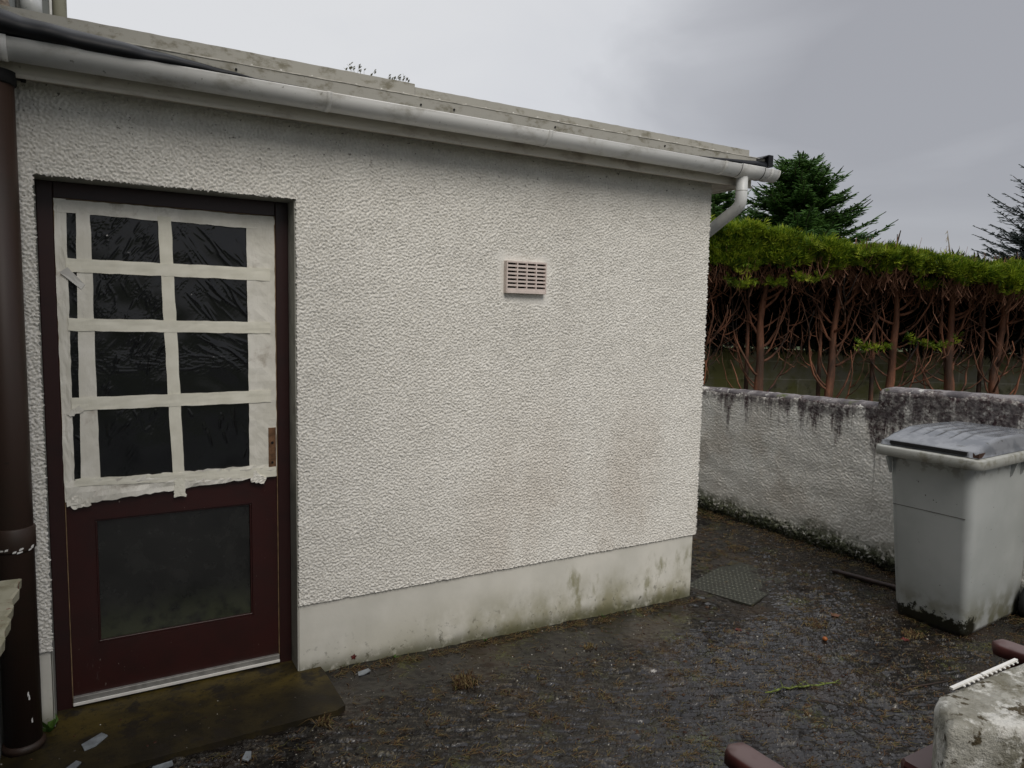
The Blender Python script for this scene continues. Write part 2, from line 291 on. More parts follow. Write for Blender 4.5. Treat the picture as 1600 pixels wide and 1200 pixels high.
class B:
    """collects shapes for one mesh"""
    def __init__(s): s.v = []; s.f = []
    def raw(s, v, f):
        n = len(s.v); s.v += [tuple(q) for q in v]; s.f += [tuple(i + n for i in q) for q in f]; return s
    def box(s, x0, y0, z0, x1, y1, z1, b=0.0):
        if b <= 0:
            v = [(x0, y0, z0), (x1, y0, z0), (x1, y1, z0), (x0, y1, z0), (x0, y0, z1), (x1, y0, z1), (x1, y1, z1), (x0, y1, z1)]
            return s.raw(v, [(3, 2, 1, 0), (4, 5, 6, 7), (0, 1, 5, 4), (1, 2, 6, 5), (2, 3, 7, 6), (3, 0, 4, 7)])
        def ring(z, i): return [(x0 + i, y0, z), (x1 - i, y0, z), (x1, y0 + i, z), (x1, y1 - i, z), (x1 - i, y1, z), (x0 + i, y1, z), (x0, y1 - i, z), (x0, y0 + i, z)]
        def inner(z): return [(x0 + b, y0 + b * .4, z), (x1 - b, y0 + b * .4, z), (x1 - b * .4, y0 + b, z), (x1 - b * .4, y1 - b, z), (x1 - b, y1 - b * .4, z), (x0 + b, y1 - b * .4, z), (x0 + b * .4, y1 - b, z), (x0 + b * .4, y0 + b, z)]
        v = inner(z0) + ring(z0 + b * .6, b) + ring(z1 - b * .6, b) + inner(z1); f = [tuple(range(7, -1, -1)), tuple(range(24, 32))]
        for r in range(3):
            for i in range(8): j = (i + 1) % 8; f.append((r * 8 + i, r * 8 + j, r * 8 + 8 + j, r * 8 + 8 + i))
        return s.raw(v, f)
    def tube(s, pts, rad, n=8, cap=True, ell=None):
        pts = [Vector(p) for p in pts]; rad = rad if isinstance(rad, (list, tuple)) else [rad] * len(pts)
        v = []; prev = None
        for i, p in enumerate(pts):
            t = (pts[min(i + 1, len(pts) - 1)] - pts[max(i - 1, 0)]).normalized()
            if prev is None: a = t.cross(Vector((0, 0, 1)) if abs(t.z) < .9 else Vector((1, 0, 0))).normalized()
            else: a = (prev - t * prev.dot(t)).normalized()
            prev = a; c = t.cross(a)
            for q in range(n):
                w = 2 * PI * q / n; v.append(p + (a * math.cos(w) + c * math.sin(w)) * rad[i])
        f = []
        for i in range(len(pts) - 1):
            for q in range(n): r = (q + 1) % n; f.append((i * n + q, i * n + r, i * n + n + r, i * n + n + q))
        if cap and n > 2: f.append(tuple(range(n - 1, -1, -1))); f.append(tuple(range((len(pts) - 1) * n, len(pts) * n)))
        return s.raw(v, f)
    def loft(s, rings, cap=True):
        n = len(rings[0]); v = [p for r in rings for p in r]; f = []
        for i in range(len(rings) - 1):
            for q in range(n): r = (q + 1) % n; f.append((i * n + q, i * n + r, i * n + n + r, i * n + n + q))
        if cap: f.append(tuple(range(n - 1, -1, -1))); f.append(tuple(range((len(rings) - 1) * n, len(rings) * n)))
        return s.raw(v, f)
    def prism(s, poly, z0, z1):
        n = len(poly); v = [(x, y, z0) for x, y in poly] + [(x, y, z1) for x, y in poly]
        return s.raw(v, [tuple(range(n - 1, -1, -1)), tuple(range(n, 2 * n))] + [(i, (i + 1) % n, n + (i + 1) % n, n + i) for i in range(n)])
    def out(s, name, mat, parent=None, smooth=False): return link(name, s.v, s.f, mat, parent, smooth)

def band(shape, step, lo, hi, seed, ang=0, an=1.0):
    """band-limited noise, wavelengths lo..hi (m); an>1 stretches it along direction ang"""
    r = np.random.default_rng(seed).standard_normal(shape); F = np.fft.rfft2(r)
    ky = np.fft.fftfreq(shape[0], step)[:, None]; kx = np.fft.rfftfreq(shape[1], step)[None, :]
    a = (kx * math.cos(ang) + ky * math.sin(ang)) * an; b = -kx * math.sin(ang) + ky * math.cos(ang)
    kk = np.sqrt(a * a + b * b)
    w = np.exp(-(kk * lo) ** 2) * (1 - np.exp(-(kk * hi) ** 2)); o = np.fft.irfft2(F * w, s=shape); return o / o.std()
def gridmesh(name, nu, nv, P, mask, mat, parent=None, smooth=True):
    """P (nv,nu,3) positions; mask (nv-1,nu-1) of cells kept"""
    idx = np.arange(nu * nv).reshape(nv, nu)
    q = np.stack([idx[:-1, :-1], idx[:-1, 1:], idx[1:, 1:], idx[1:, :-1]], -1)[mask]
    used = np.zeros(nu * nv, bool); used[q.ravel()] = True; rm = np.cumsum(used) - 1
    return link(name, P.reshape(-1, 3)[used], rm[q], mat, parent, smooth)

def gz(x): return -.014 - .0270 * np.clip(x, 0, 2.45)

# ================================================================== SETTING
# far field and soil behind the garden wall
link('field', [(-300, -300, -.16), (300, -300, -.16), (300, 300, -.16), (-300, 300, -.16)], [(0, 1, 2, 3)], MT_LAWN)['kind'] = 'structure'
st = .02; nx = int(9 / .06); ny = int(14 / .06)
xs = np.linspace(4.22, 13.2, nx); ys = np.linspace(-4.0, 10.0, ny); XX, YY = np.meshgrid(xs, ys)
ZZ = .30 + .02 * band(XX.shape, .06, .1, .8, 5)
o = gridmesh('garden_soil', nx, ny, np.stack([XX, YY, ZZ], -1), np.ones((ny - 1, nx - 1), bool), MT_SOIL); o['kind'] = 'structure'
# yard: near part in relief, brushed ridges, smoother strip along the building
st = .0065
xs = np.arange(-1.3, 4.12, st); ys = np.arange(-3.0, 2.6, st); nx, ny = len(xs), len(ys); XX, YY = np.meshgrid(xs, ys)
A = math.radians(-24)
rid = band(XX.shape, st, .012, .045, 11, A, 14.0)
pit = band(XX.shape, st, .008, .035, 12); med = band(XX.shape, st, .05, .3, 13); big = band(XX.shape, st, .25, 1.2, 14)
edge = -.30 - .02 * big - .06 * np.clip(XX - .3, 0, 1.2) - .06 * np.clip(.7 - XX, 0, 2)
edge = np.where(XX > 2.2, edge - .10 * np.clip(XX - 2.2, 0, .5) + 1.3 * np.clip(XX - 2.75, 0, 2), edge)
rough = 1 / (1 + np.exp(np.clip((YY - edge) / .035, -30, 30)))
H = .0015 * med + .003 * big + rough * (.0037 * rid + .0015 * np.maximum(pit, -1.2) + .003) + (1 - rough) * .0004 * pit
bz = gz(XX)
o = gridmesh('yard', nx, ny, np.stack([XX, YY, bz + H], -1), np.ones((ny - 1, nx - 1), bool), MT_GROUND); o['kind'] = 'structure'
worn = rough * np.clip((rid + .6 * pit - .9) * 1.1, 0, 1) * np.clip(.65 + .35 * big, .15, 1)      # aggregate exposed on the crests
at = o.data.attributes.new('worn', 'FLOAT', 'POINT'); at.data.foreach_set('value', worn.astype(np.float32).ravel())
GY = dict(x0=xs[0], y0=ys[0], st=st, H=bz + H)
def ground(x, y):
    i = int((y - GY['y0']) / st); j = int((x - GY['x0']) / st)
    if 0 <= i < ny and 0 <= j < nx: return float(GY['H'][i, j])
    return float(gz(x))
# rest of the yard, out of the photograph
yb = B(); yb.raw([(-8, -9, -.03), (4.12, -9, -.09), (4.12, -3.0, -.085), (-8, -3.0, -.0)], [(0, 1, 2, 3)]); yb.raw([(2.3, 2.6, -.08), (4.12, 2.6, -.08), (4.12, 8, -.08), (2.3, 8, -.08)], [(0, 1, 2, 3)])
yb.raw([(-8, -3.0, 0.0), (-1.3, -3.0, .004), (-1.3, .1, .004), (-8, .1, 0)], [(0, 1, 2, 3)])
yb.out('path', MT_GROUND)['kind'] = 'structure'

# ================================================================== EXTENSION
ext = empty('extension', (0, 0, 0), 'low white roughcast extension with a taped-up maroon door and white gutter', 'building')
# front face in real roughcast relief
st2 = .0042
xs = np.arange(-1.12, 2.4402, st2); zs = np.arange(.322, 2.462, st2); nx2, nz2 = len(xs), len(zs); XX, ZZ = np.meshgrid(xs, zs)
c = band(XX.shape, st2, .0062, .019, 21, math.radians(-28), 1.3); c2 = band(XX.shape, st2, .004, .012, 22); g = band(XX.shape, st2, .12, .6, 23)
h = .0044 * np.tanh(c * 1.7 + .45) + .0009 * c2 + .0006 * g
vd = np.hypot(np.maximum(np.abs(XX - 1.152) - .118, 0), np.maximum(np.abs(ZZ - 1.850) - .088, 0)); h = h * np.clip(vd / .04 - .2 + .25 * g, .12, 1)
P = np.stack([XX, -.004 - h, ZZ], -1)
P[:, -1, 0] += .0025 * c[:, -1]; P[0, :, 2] += .0015 * c[0, :]
di = (np.abs(xs - 0.0)).argmin(); dj = (np.abs(xs + .94)).argmin(); dk_ = (np.abs(zs - 2.131)).argmin()
P[:dk_ + 1, di, 0] += .0022 * c[:dk_ + 1, di]; P[:dk_ + 1, dj, 0] += .003 * c[:dk_ + 1, dj]; P[dk_, dj:di, 2] += .0025 * c[dk_, dj:di]
mask = np.ones((nz2 - 1, nx2 - 1), bool); mask[:dk_, dj:di] = False
wall = gridmesh('wall', nx2, nz2, P, mask, MT_WALL, ext)
w = B()   # wall body behind the face, with the door opening left out
w.box(-1.12, .002, .32, -.945, .26, 2.455); w.box(.003, .002, .32, 2.432, .26, 2.455); w.box(-.945, .002, 2.135, .003, .26, 2.455)
w.box(2.17, .26, .32, 2.432, 6.0, 2.455); w.box(-1.12, 5.74, .32, 2.17, 6.0, 2.455); w.box(-.95, .62, 0, .05, .66, 2.3)
w.out('wall_core', MT_WALL, ext)
k = B(); k.box(.003, .006, -.2, 2.424, .2, .321, .004); k.box(-1.12, .006, -.2, -.947, .2, .321, .004); k.box(2.2, .2, -.2, 2.424, 6.0, .321)
k.out('plinth', MT_PLINTH, ext)
k = B(); k.box(-.003, .006, -.03, .0025, .13, 2.131); k.box(-.9445, .006, -.03, -.9415, .13, 2.131); k.box(-.9415, .006, 2.1315, -.003, .13, 2.1345); k.out('reveal', MT_REVEAL, ext)
# door frame
k = B(); k.box(-.9412, .088, -.02, -.886, .16, 2.131, .003); k.box(-.0585, .088, -.02, -.0032, .16, 2.131, .003); k.box(-.886, .089, 2.070, -.0585, .16, 2.131, .003)
k.out('door_frame', MT_MAROOND, ext).location.y = .034
k = B(); k.box(-.886, .092, .02, -.8835, .12, 2.068); k.box(-.061, .092, .02, -.0585, .12, 2.068); k.box(-.8835, .092, 2.0675, -.061, .12, 2.0698); k.out('draught_strip', MT_WEATHERSTRIP, ext).location.y = .034
# door leaf
DY = .034
door = B().box(-.8828, .1, .055, -.785, .145, 2.066).box(-.172, .1, .055, -.0617, .145, 2.066).box(-.785, .1002, .055, -.172, .144, .262).box(-.785, .1002, .787, -.172, .144, .94).box(-.785, .101, 1.98, -.172, .144, 2.066).out('door', MT_MAROON, ext); door.location.y = DY
B().box(-.785, .118, .262, -.172, .124, .787).out('lower_pane', MT_GLASS, door)
k = B()
for a in ((-.785, .262, -.172, .270), (-.785, .779, -.172, .787)): k.box(a[0], .106, a[1], a[2], .1175, a[3], .002)
for a in ((-.785, -.777), (-.180, -.172)): k.box(a[0], .106, .270, a[1], .1175, .779, .002)
k.out('glazing_bead', MT_MAROON, door)
B().box(-.785, .126, .94, -.172, .13, 1.98).out('upper_pane', MT_GLASS, door)
B().box(-.884, .083, .034, -.06, .12, .055, .002).out('threshold', MT_ALU, ext).location.y = .034
B().box(-.884, .076, .022, -.06, .083, .034, .002).out('threshold_trim', MT_WHITEP, ext).location.y = .034
# wrinkled black sheeting taped over the upper pane
ss = .0035; xs = np.arange(-.872, -.09, ss); zs = np.arange(.935, 2.04, ss); XX, ZZ = np.meshgrid(xs, zs)
w1 = band(XX.shape, ss, .009, .05, 31, math.radians(-50), 14.); w2 = band(XX.shape, ss, .009, .05, 32, math.radians(52), 12.); w3 = band(XX.shape, ss, .01, .03, 33, math.radians(-8), 7.); md = np.clip(.35 + .55 * band(XX.shape, ss, .08, .35, 35), 0, 1.4)
mx1 = np.clip((XX + .55) * 3, 0, 1); lowz = np.clip((ZZ - 1.35) * 4, .25, 1)
rdg = lambda w_, k_: np.exp(-(w_ / k_) ** 2)
fold = np.zeros_like(XX); fr_ = random.Random(36)
def folds(n, xr, zr, ang, aj, L0, amp, fan=None):
    for _ in range(n):
        px_, pz_ = fr_.uniform(*xr), fr_.uniform(*zr); an = math.radians(ang + fr_.uniform(-aj, aj)); L_ = L0 * fr_.uniform(.4, 1.2); wd = fr_.uniform(.0022, .0048); A_ = amp * fr_.uniform(.4, 1.2); cv = fr_.uniform(-1.2, 1.2)
        u_ = (XX - px_) * math.cos(an) + (ZZ - pz_) * math.sin(an); v_ = -(XX - px_) * math.sin(an) + (ZZ - pz_) * math.cos(an) - cv * u_ * u_
        t_ = np.clip(u_ / L_, 0, 1); fold[:] += A_ * np.exp(-(v_ / wd) ** 2) * np.sin(PI * t_) ** .7 * (u_ > 0) * (u_ < L_)
folds(20, (-.47, -.20), (1.86, 2.01), -52, 12, .13, .0022); folds(24, (-.47, -.20), (1.66, 1.80), -50, 12, .15, .0026); folds(18, (-.46, -.25), (1.47, 1.56), -32, 14, .15, .0020)
folds(12, (-.44, -.20), (1.12, 1.24), -85, 22, .09, .0016); folds(5, (-.22, -.18), (.98, 1.05), 60, 15, .05, .0014)
folds(12, (-.66, -.52), (1.86, 2.01), -125, 14, .11, .0018); folds(16, (-.74, -.54), (1.69, 1.79), -90, 30, .07, .0014); folds(20, (-.70, -.50), (1.43, 1.56), -118, 18, .10, .0019)
folds(14, (-.73, -.55), (1.16, 1.24), -100, 35, .06, .0014); folds(7, (-.75, -.72), (1.30, 1.36), 40, 20, .05, .0014); folds(16, (-.85, -.82), (.95, 2.0), -30, 25, .04, .0014)
folds(26, (-.72, -.22), (1.395, 1.46), 0, 8, .09, .0012)
hh = fold + .25 * (.0006 + .0030 * mx1) * rdg(w1, .30) * lowz * md + .0022 * rdg(w2, .28) * lowz * (1 - .8 * mx1) * md + .0014 * rdg(w3, .3) * np.exp(-((ZZ - 1.43) / .05) ** 2) + .0010 * band(XX.shape, ss, .16, .6, 34)
gridmesh('black_sheet', len(xs), len(zs), np.stack([XX, .0955 - hh, ZZ], -1), np.ones((len(zs) - 1, len(xs) - 1), bool), MT_SHEET, door)
def strip(pts, w0, mat, y, wob=.0015, seed=0, n=26, cr=.0008):
    """tape along a polyline on the door, slight wobble and creases"""
    rr = random.Random(seed); (x0, z0), (x1, z1) = pts; L = math.hypot(x1 - x0, z1 - z0); dx, dz = (x1 - x0) / L, (z1 - z0) / L; nx_, nz_ = -dz, dx
    wd = w0 if isinstance(w0, tuple) else (w0, w0); v = []; f = []; cols = 5; ph = rr.random() * 9
    for i in range(n + 1):
        t = i / n; wdt = wd[0] * (1 - t) + wd[1] * t
        for j in range(cols):
            s_ = (j / (cols - 1) - .5) * wdt
            ed = (rr.random() - .5) * wob * (2 if j in (0, cols - 1) else .5)
            e1 = (rr.random() - .5) * wob * 3 if i in (0, n) else 0
            v.append((x0 + dx * (L * t + e1) + nx_ * (s_ + ed), y - abs(math.sin(t * 7 + ph + j)) * cr - rr.random() * cr, z0 + dz * (L * t + e1) + nz_ * (s_ + ed)))
    N = len(v); v += [(a, y + .0012, c_) for a, b_, c_ in v]
    for i in range(n):
        for j in range(cols - 1):
            a = i * cols + j; f.append((a, a + 1, a + cols + 1, a + cols)); f.append((N + a, N + a + cols, N + a + cols + 1, N + a + 1))
        for j in (0, cols - 1):
            a = i * cols + j; f.append((a, a + cols, N + a + cols, N + a))
    return link('tape_strip', v, f, mat, door, False)
yt = .0905
strip([(-.868, .875), (-.864, 2.066)], (.036, .040), MT_PAPER, yt, .0015, 1, 40, .003)        # left edge
strip([(-.1215, .905), (-.122, 2.064)], (.118, .116), MT_PAPER, yt - .0008, .0012, 2, 40, .003)         # right wide
strip([(-.882, 2.040), (-.064, 2.036)], (.050, .058), MT_PAPER, yt - .0022, .002, 3, 30, .002)           # top
strip([(-.880, .908), (-.075, .936)], (.100, .05), MT_PAPER, yt - .0020, .0035, 4, 46, .005)             # crumpled bottom band
strip([(-.795, .905), (-.788, 2.03)], (.068, .048), MT_PAPER, yt - .0036, .0015, 5)           # left vertical
strip([(-.469, .900), (-.501, 2.03)], (.046, .050), MT_TAPE, yt - .0052, .0015, 6)             # centre vertical
for zl, zr, ww, s_ in ((1.815, 1.812, .053, 7), (1.584, 1.577, .050, 8), (1.268, 1.272, .053, 9)):
    strip([(-.850, zl), (-.085, zr)], ww, MT_TAPE, yt - .0068, .0015, s_)
strip([(-.850, .952), (-.066, .925)], (.03, .045), MT_TAPE, yt - .0085, .002, 10)
strip([(-.862, 1.225), (-.815, 1.255)], (.02, .03), MT_PAPER, yt - .0085, .003, 11, 8)
strip([(-.466, .930), (-.466, .852)], .044, MT_TAPE, yt - .0100, .004, 12, 10)               # loose tail
strip([(-.170, .915), (-.115, .888)], (.05, .03), MT_PAPER, yt - .0100, .004, 13, 10, .004)
strip([(-.865, .868), (-.80, .878)], (.05, .05), MT_PAPER, yt - .0030, .004, 14, 10, .004)
v = [(-.874, .078, 1.786), (-.846, .070, 1.806), (-.79, .083, 1.742), (-.803, .084, 1.722), (-.874, .080, 1.785), (-.846, .072, 1.805), (-.79, .085, 1.741), (-.803, .086, 1.721)]
link('peeled_tape', v, [(0, 1, 2, 3), (7, 6, 5, 4), (0, 4, 5, 1), (1, 5, 6, 2), (2, 6, 7, 3), (3, 7, 4, 0)], MT_WHITEP, door)
lk = B().box(-.099, .082, .925, -.066, .0878, 1.128, .002).out('lock_plate', MT_RUST, door)
B().tube([(-.083, .083, 1.06), (-.083, .079, 1.06)], .006, 10).out('screw', MT_DARK, lk); B().tube([(-.083, .083, .97), (-.083, .079, .97)], .005, 10).out('screw', MT_DARK, lk)
# vent
vt = empty('vent', (1.152, 0, 1.848), None, None); vt.parent = ext
del_ = [1.0]
x0, x1, z0, z1 = -.119, .119, -.081, .081
k = B(); k.box(x0, -.034, z0, x0 + .007, .0, z1, .0015); k.box(x1 - .007, -.034, z0, x1, .0, z1, .0015); k.box(x0 + .007, -.034, z1 - .010, x1 - .007, .0, z1, .0015); k.box(x0 + .007, -.034, z0, x1 - .007, .0, z0 + .016, .0015); k.out('vent_frame', MT_VENT, vt)
k = B(); rows = 7; zz0, zz1 = z0 + .016, z1 - .010; pit_ = (zz1 - zz0) / rows
for i in range(rows): zc = zz0 + pit_ * i; k.box(x0 + .007, -.033, zc, x1 - .007, -.012, zc + pit_ * .50)
cw = (x1 - x0 - .014) / 4
for i in (1, 2, 3): k.box(x0 + .007 + cw * i - .003, -.0338, zz0, x0 + .007 + cw * i + .003, -.0125, zz1)
k.out('grille', MT_VENT, vt); B().box(x0 + .007, -.009, zz0, x1 - .007, -.003, zz1).out('vent_duct', MT_DARK, vt)
# fascia, soffit, roof edge
k = B(); k.box(-1.15, -.10, 2.448, 2.665, -.078, 2.568, .003); k.box(2.643, -.078, 2.448, 2.665, 6.1, 2.568, .003); fas = k.out('fascia', MT_FASCIA, ext)
k = B(); k.box(-1.15, -.078, 2.456, 2.643, .0, 2.468); k.box(2.434, 0, 2.456, 2.643, 6.05, 2.468); k.out('soffit', MT_FASCIA, ext)
B().box(-1.15, -.108, 2.438, 2.668, -.1005, 2.452, .002).out('drip_bead', MT_FASCIA, ext)
def wavy(x0, x1, y0, y1, z0, z1, n, amp, seed, ztop=None):
    rr = random.Random(seed); k = B(); R_ = []
    for i in range(n + 1):
        x = x0 + (x1 - x0) * i / n; a = amp * (rr.random() - .5); b_ = amp * (rr.random() - .5); e_ = amp * (rr.random() - .5)
        R_.append([(x, y0 + a, z0 + b_), (x, y0 + a * .5, z1 + e_), (x, y1, z1 + e_), (x, y1, z0)])
    k.loft(R_); return k
lit_edge_mat = simple('lit_roof_edge', (.52, .50, .44), .7, .25, 30)  # paler roof tone: light on the sheet's top edge put into the colour
roof = B().box(-1.15, .0, 2.57, 2.66, 6.1, 2.60).out('roof', MT_ROOF, ext)
wavy(-1.15, 2.690, -.185, .1, 2.549, 2.594, 110, .0022, 3).out('roof_sheet_edge', MT_ROOF, roof)
wavy(-1.15, 2.692, -.1875, -.160, 2.5945, 2.5985, 110, .0016, 6).out('lit_edge_strip', lit_edge_mat, roof)  # thin strip added to paint the lit top edge of the lower sheet
wavy(.528, 2.688, -.050, .2, 2.604, 2.676, 60, .002, 4).out('upper_sheet_edge', MT_ROOF, roof)
wavy(-1.15, .526, -.052, .2, 2.604, 2.689, 50, .002, 5).out('upper_sheet_edge', MT_ROOF, roof)
rr = random.Random(9)
for i in range(22): x = -.2 + i * .13 + rr.uniform(-.03, .03); B().tube([(x, -.176, 2.596), (x, -.176, 2.603 + rr.random() * .002)], .0045, 6).out('nail_head', MT_WHITEP, roof)
for x, z in ((-.262, 2.572), (.50, 2.562), (.66, 2.566), (1.20, 2.568), (1.9, 2.572)): B().tube([(x, -.184, z), (x, -.190, z)], .0045, 8).out('bolt', MT_DARK, roof)
# rolled felt on the gutter at the left
prof = [(-1.16, 2.650, 2.546, .07), (-1.0, 2.642, 2.546, .062), (-.942, 2.627, 2.545, .055), (-.881, 2.621, 2.542, .052), (-.82, 2.616, 2.540, .048), (-.758, 2.611, 2.536, .045), (-.628, 2.599, 2.534, .039), (-.52, 2.588, 2.535, .033), (-.419, 2.577, 2.536, .027), (-.3, 2.563, 2.537, .02), (-.19, 2.550, 2.537, .012), (.056, 2.546, 2.539, .009), (1.9, 2.5465, 2.541, .007), (2.13, 2.548, 2.541, .007), (2.35, 2.562, 2.540, .010), (2.55, 2.575, 2.541, .014), (2.665, 2.585, 2.542, .016)]
R_ = []
pf = prof; prof = []
for i in range(len(pf) - 1):
    for q in range(6): prof.append(tuple(pf[i][j] + (pf[i + 1][j] - pf[i][j]) * q / 6 for j in range(4)))
prof.append(pf[-1])
for x, t, b_, wy in prof:
    h_ = t - b_; wb = .004 * math.sin(x * 31) + .003 * math.sin(x * 53)
    R_.append([(x, -.200 + q * wy + wb * (.3 + e_), b_ + e_ * h_ + wb * .25 * e_) for q, e_ in ((.3, 0), (-.5, -.02), (-.85, .10), (-.95, .26), (-.88, .44), (-.66, .60), (-.36, .74), (.0, .87), (.45, .97), (.85, 1.0), (1.0, .93), (.8, .5), (.5, .1))])
B().loft(R_).out('roofing_felt', MT_FELT, roof, True)
k = B(); k.box(2.672, -.215, 2.552, 2.712, -.150, 2.618, .003); k.raw([(2.60, -.20, 2.586), (2.672, -.215, 2.618), (2.672, -.15, 2.618), (2.60, -.14, 2.60), (2.60, -.20, 2.582), (2.672, -.215, 2.612), (2.672, -.15, 2.612), (2.60, -.14, 2.595)], [(0, 1, 2, 3), (7, 6, 5, 4), (0, 4, 5, 1), (3, 2, 6, 7), (0, 3, 7, 4)]); k.out('roof_corner_trim', MT_FELT, roof)
# gutter
def halfpipe(x0, x1, r, cy, cz, th=.003, lip=.004, closed=False):
    k = B(); R_ = []
    for x in (x0, x1):
        o_ = [(x, cy + r * math.cos(a), cz + r * math.sin(a)) for a in [PI + PI * i / 20 for i in range(21)]]
        i_ = [(x, cy + (r - th) * math.cos(a), cz + (r - th) * math.sin(a)) for a in [2 * PI - PI * i / 20 for i in range(21)]]
        R_.append([(x, cy - r - lip * .3, cz + lip)] + o_ + [(x, cy + r, cz + lip), (x, cy + r - th, cz + lip)] + i_ + [(x, cy - r + th, cz + lip)])
    k.loft(R_); return k
gut = halfpipe(-1.15, 2.765, .058, -.164, 2.534).out('gutter', MT_GUTTER, ext, True)
for x in (.089, 1.154, 2.327):
    B().raw(*(lambda q: (q.v, q.f))(halfpipe(x - .011, x + .011, .0615, -.164, 2.535, .004))).box(x - .011, -.107, 2.49, x + .011, -.1005, 2.545).out('bracket', MT_GUTTER, gut, True)
halfpipe(2.445, 2.640, .0625, -.164, 2.536, .004).out('outlet_union', MT_GUTTER, gut, True)
halfpipe(2.690, 2.712, .0628, -.164, 2.536, .004).out('joint_clip', MT_GUTTER, gut, True)
halfpipe(-1.02, -.985, .0635, -.164, 2.536, .004).out('joint_clip', MT_GUTTER, gut, True)
k = B(); ec = [(-.164 + .0605 * math.cos(a), 2.5355 + .0605 * math.sin(a)) for a in [PI + PI * i / 20 for i in range(21)]]
k.loft([[(x_, y_, z_) for y_, z_ in ec] for x_ in (2.762, 2.769)]); k.out('end_stop', MT_GUTTER, gut)
for x in (2.449, 2.636): halfpipe(x - .002, x + .002, .0632, -.164, 2.5355, .003).out('seal', MT_DARK, gut, True)
# white downpipe swept back round the corner
dp = B(); dp.tube([(2.515, -.164, 2.49), (2.515, -.164, 2.352), (2.515, -.160, 2.334), (2.515, -.150, 2.318), (2.515, -.134, 2.304), (2.515, -.112, 2.292), (2.515, -.08, 2.276), (2.512, .20, 2.13), (2.51, .235, 2.10), (2.51, .245, 2.06), (2.51, .245, -.05)], .034, 20)
dpo = dp.out('downpipe', MT_PIPEW, ext, True)
B().box(2.434, .225, 1.5, 2.48, .265, 1.52).tube([(2.51, .245, 1.47), (2.51, .245, 1.55)], .038, 16).out('pipe_clip', MT_PIPEW, dpo)
B().tube([(2.515, -.164, 2.403), (2.515, -.164, 2.4005)], .0352, 20).out('pipe_seam', MT_REVEAL, dpo)

# step
k = B(); k.prism([(-1.16, -.405), (-.4, -.402), (.06, -.398), (.103, -.375), (.104, -.06), (.10, .0), (.0, .0), (.0, .124), (-.94, .124), (-.94, .0), (-1.16, 0.)], -.06, .012)
so_ = k.out('doorstep', MT_STEP); tag(so_, 'mossy concrete step slab in front of the maroon door', 'step')

# brown soil pipe in the corner
bp = empty('soil_pipe', (-1.037, -.095, .012), 'thick brown painted soil pipe standing left of the maroon door', 'pipe')
k = B(); k.tube([(0, 0, 0), (0, 0, 2.42)], .0605, 28); k.out('pipe', MT_BROWNPIPE, bp, True)
k = B(); k.tube([(0, 0, .755), (0, 0, .765), (0, 0, .84), (0, 0, .845)], [.0615, .0665, .0665, .0615], 28); k.out('collar', MT_BROWNPIPE, bp, True)
k = B(); k.tube([(0, 0, 0), (0, 0, .018), (0, 0, .028)], [.070, .070, .0615], 28); k.out('base_collar', MT_BROWNPIPE, bp, True)
k = B(); k.tube([(0, 0, 2.395), (0, 0, 2.40), (0, 0, 2.44)], [.062, .068, .068], 24); k.tube([(.03, .0, 2.432), (.078, .03, 2.436)], .009, 10); k.tube([(.078, .03, 2.436), (.092, .032, 2.436)], .013, 10); k.out('top_bend', MT_DARK, bp, True)
k = B(); rr = random.Random(5)
for i in range(12):
    a = rr.uniform(-2.4, -.5); z = .76 + rr.uniform(-.004, .01); k.raw([(.0672 * math.cos(a + d), .0672 * math.sin(a + d), z + e_) for d, e_ in ((-.09, 0), (.08, .002), (.1, .006 + rr.random() * .006), (-.06, .007))], [(0, 1, 2, 3)])
for a, z in ((-1.15, .215), (-1.10, .20), (-1.0, .11)): k.raw([(.0612 * math.cos(a + d), .0612 * math.sin(a + d), z + e_) for d, e_ in ((-.03, 0), (.05, .002), (.03, .02), (-.04, .014))], [(0, 1, 2, 3)])
k.out('paint_chips', MT_WHITEP, bp)

# main house to the left
hs = empty('house', (-1.1, 0, 0), 'grey rendered house wall left of the brown pipe, with pipes rising above the roof', 'building')
k = B(); k.box(-4, -6, -.1, -.005, -.004, 4.9); k.box(-4, .0, -.1, -.03, 2.4, 4.9); k.box(-4, 2.4, -.1, .145, 7, 5.6); k.out('wall', MT_HOUSE, hs)
k = B(); k.tube([(.05, 2.33, 2.65), (.05, 2.33, 3.42), (.05, 2.33, 4.9)], .052, 20); k.tube([(.05, 2.33, 3.44), (.05, 2.33, 3.56)], .058, 20); k.out('white_pipe', MT_PIPEW, hs, True); B().tube([(-.09, 2.3, 2.65), (-.09, 2.3, 4.9)], .034, 16).out('narrow_pipe', MT_PIPEW, hs, True)
k = B(); k.tube([(.195, 2.45, 2.65), (.195, 2.45, 4.9)], .042, 16); k.tube([(.195, 2.45, 3.37), (.195, 2.45, 3.42)], .052, 16); k.out('corner_pipe', grimy("algae_pipe", (.30, .29, .22), (.13, .12, .06), 12, .5, .8), hs, True)
B().box(.144, 2.385, 2.6, .157, 2.399, 4.9).out('corner_bead', MT_WHITEP, hs)
k = B(); k.tube([(-.12, 1.2, 2.86), (-.06, 1.25, 3.0), (-.10, 1.3, 3.2)], [.09, .12, .10], 12); k.out('pipe_lagging', simple("tan_lagging", (.24, .19, .14), .9, .5, 30, .2, .8, 60), hs, True)
k = B(); R_ = []
for i in range(31):
    y = -1.75 + i * .03; e_ = .004 * math.sin(i * 1.7) + random.uniform(-.003, .003); x = .142 + e_
    R_.append([(-.004, y, .868), (x - .014, y, .868), (x - .002, y, .874), (x, y, .897 + e_ * .4), (x - .006, y, .9), (-.004, y, .903)])
k.loft(R_); k.out('window_sill', MT_SILL, hs)

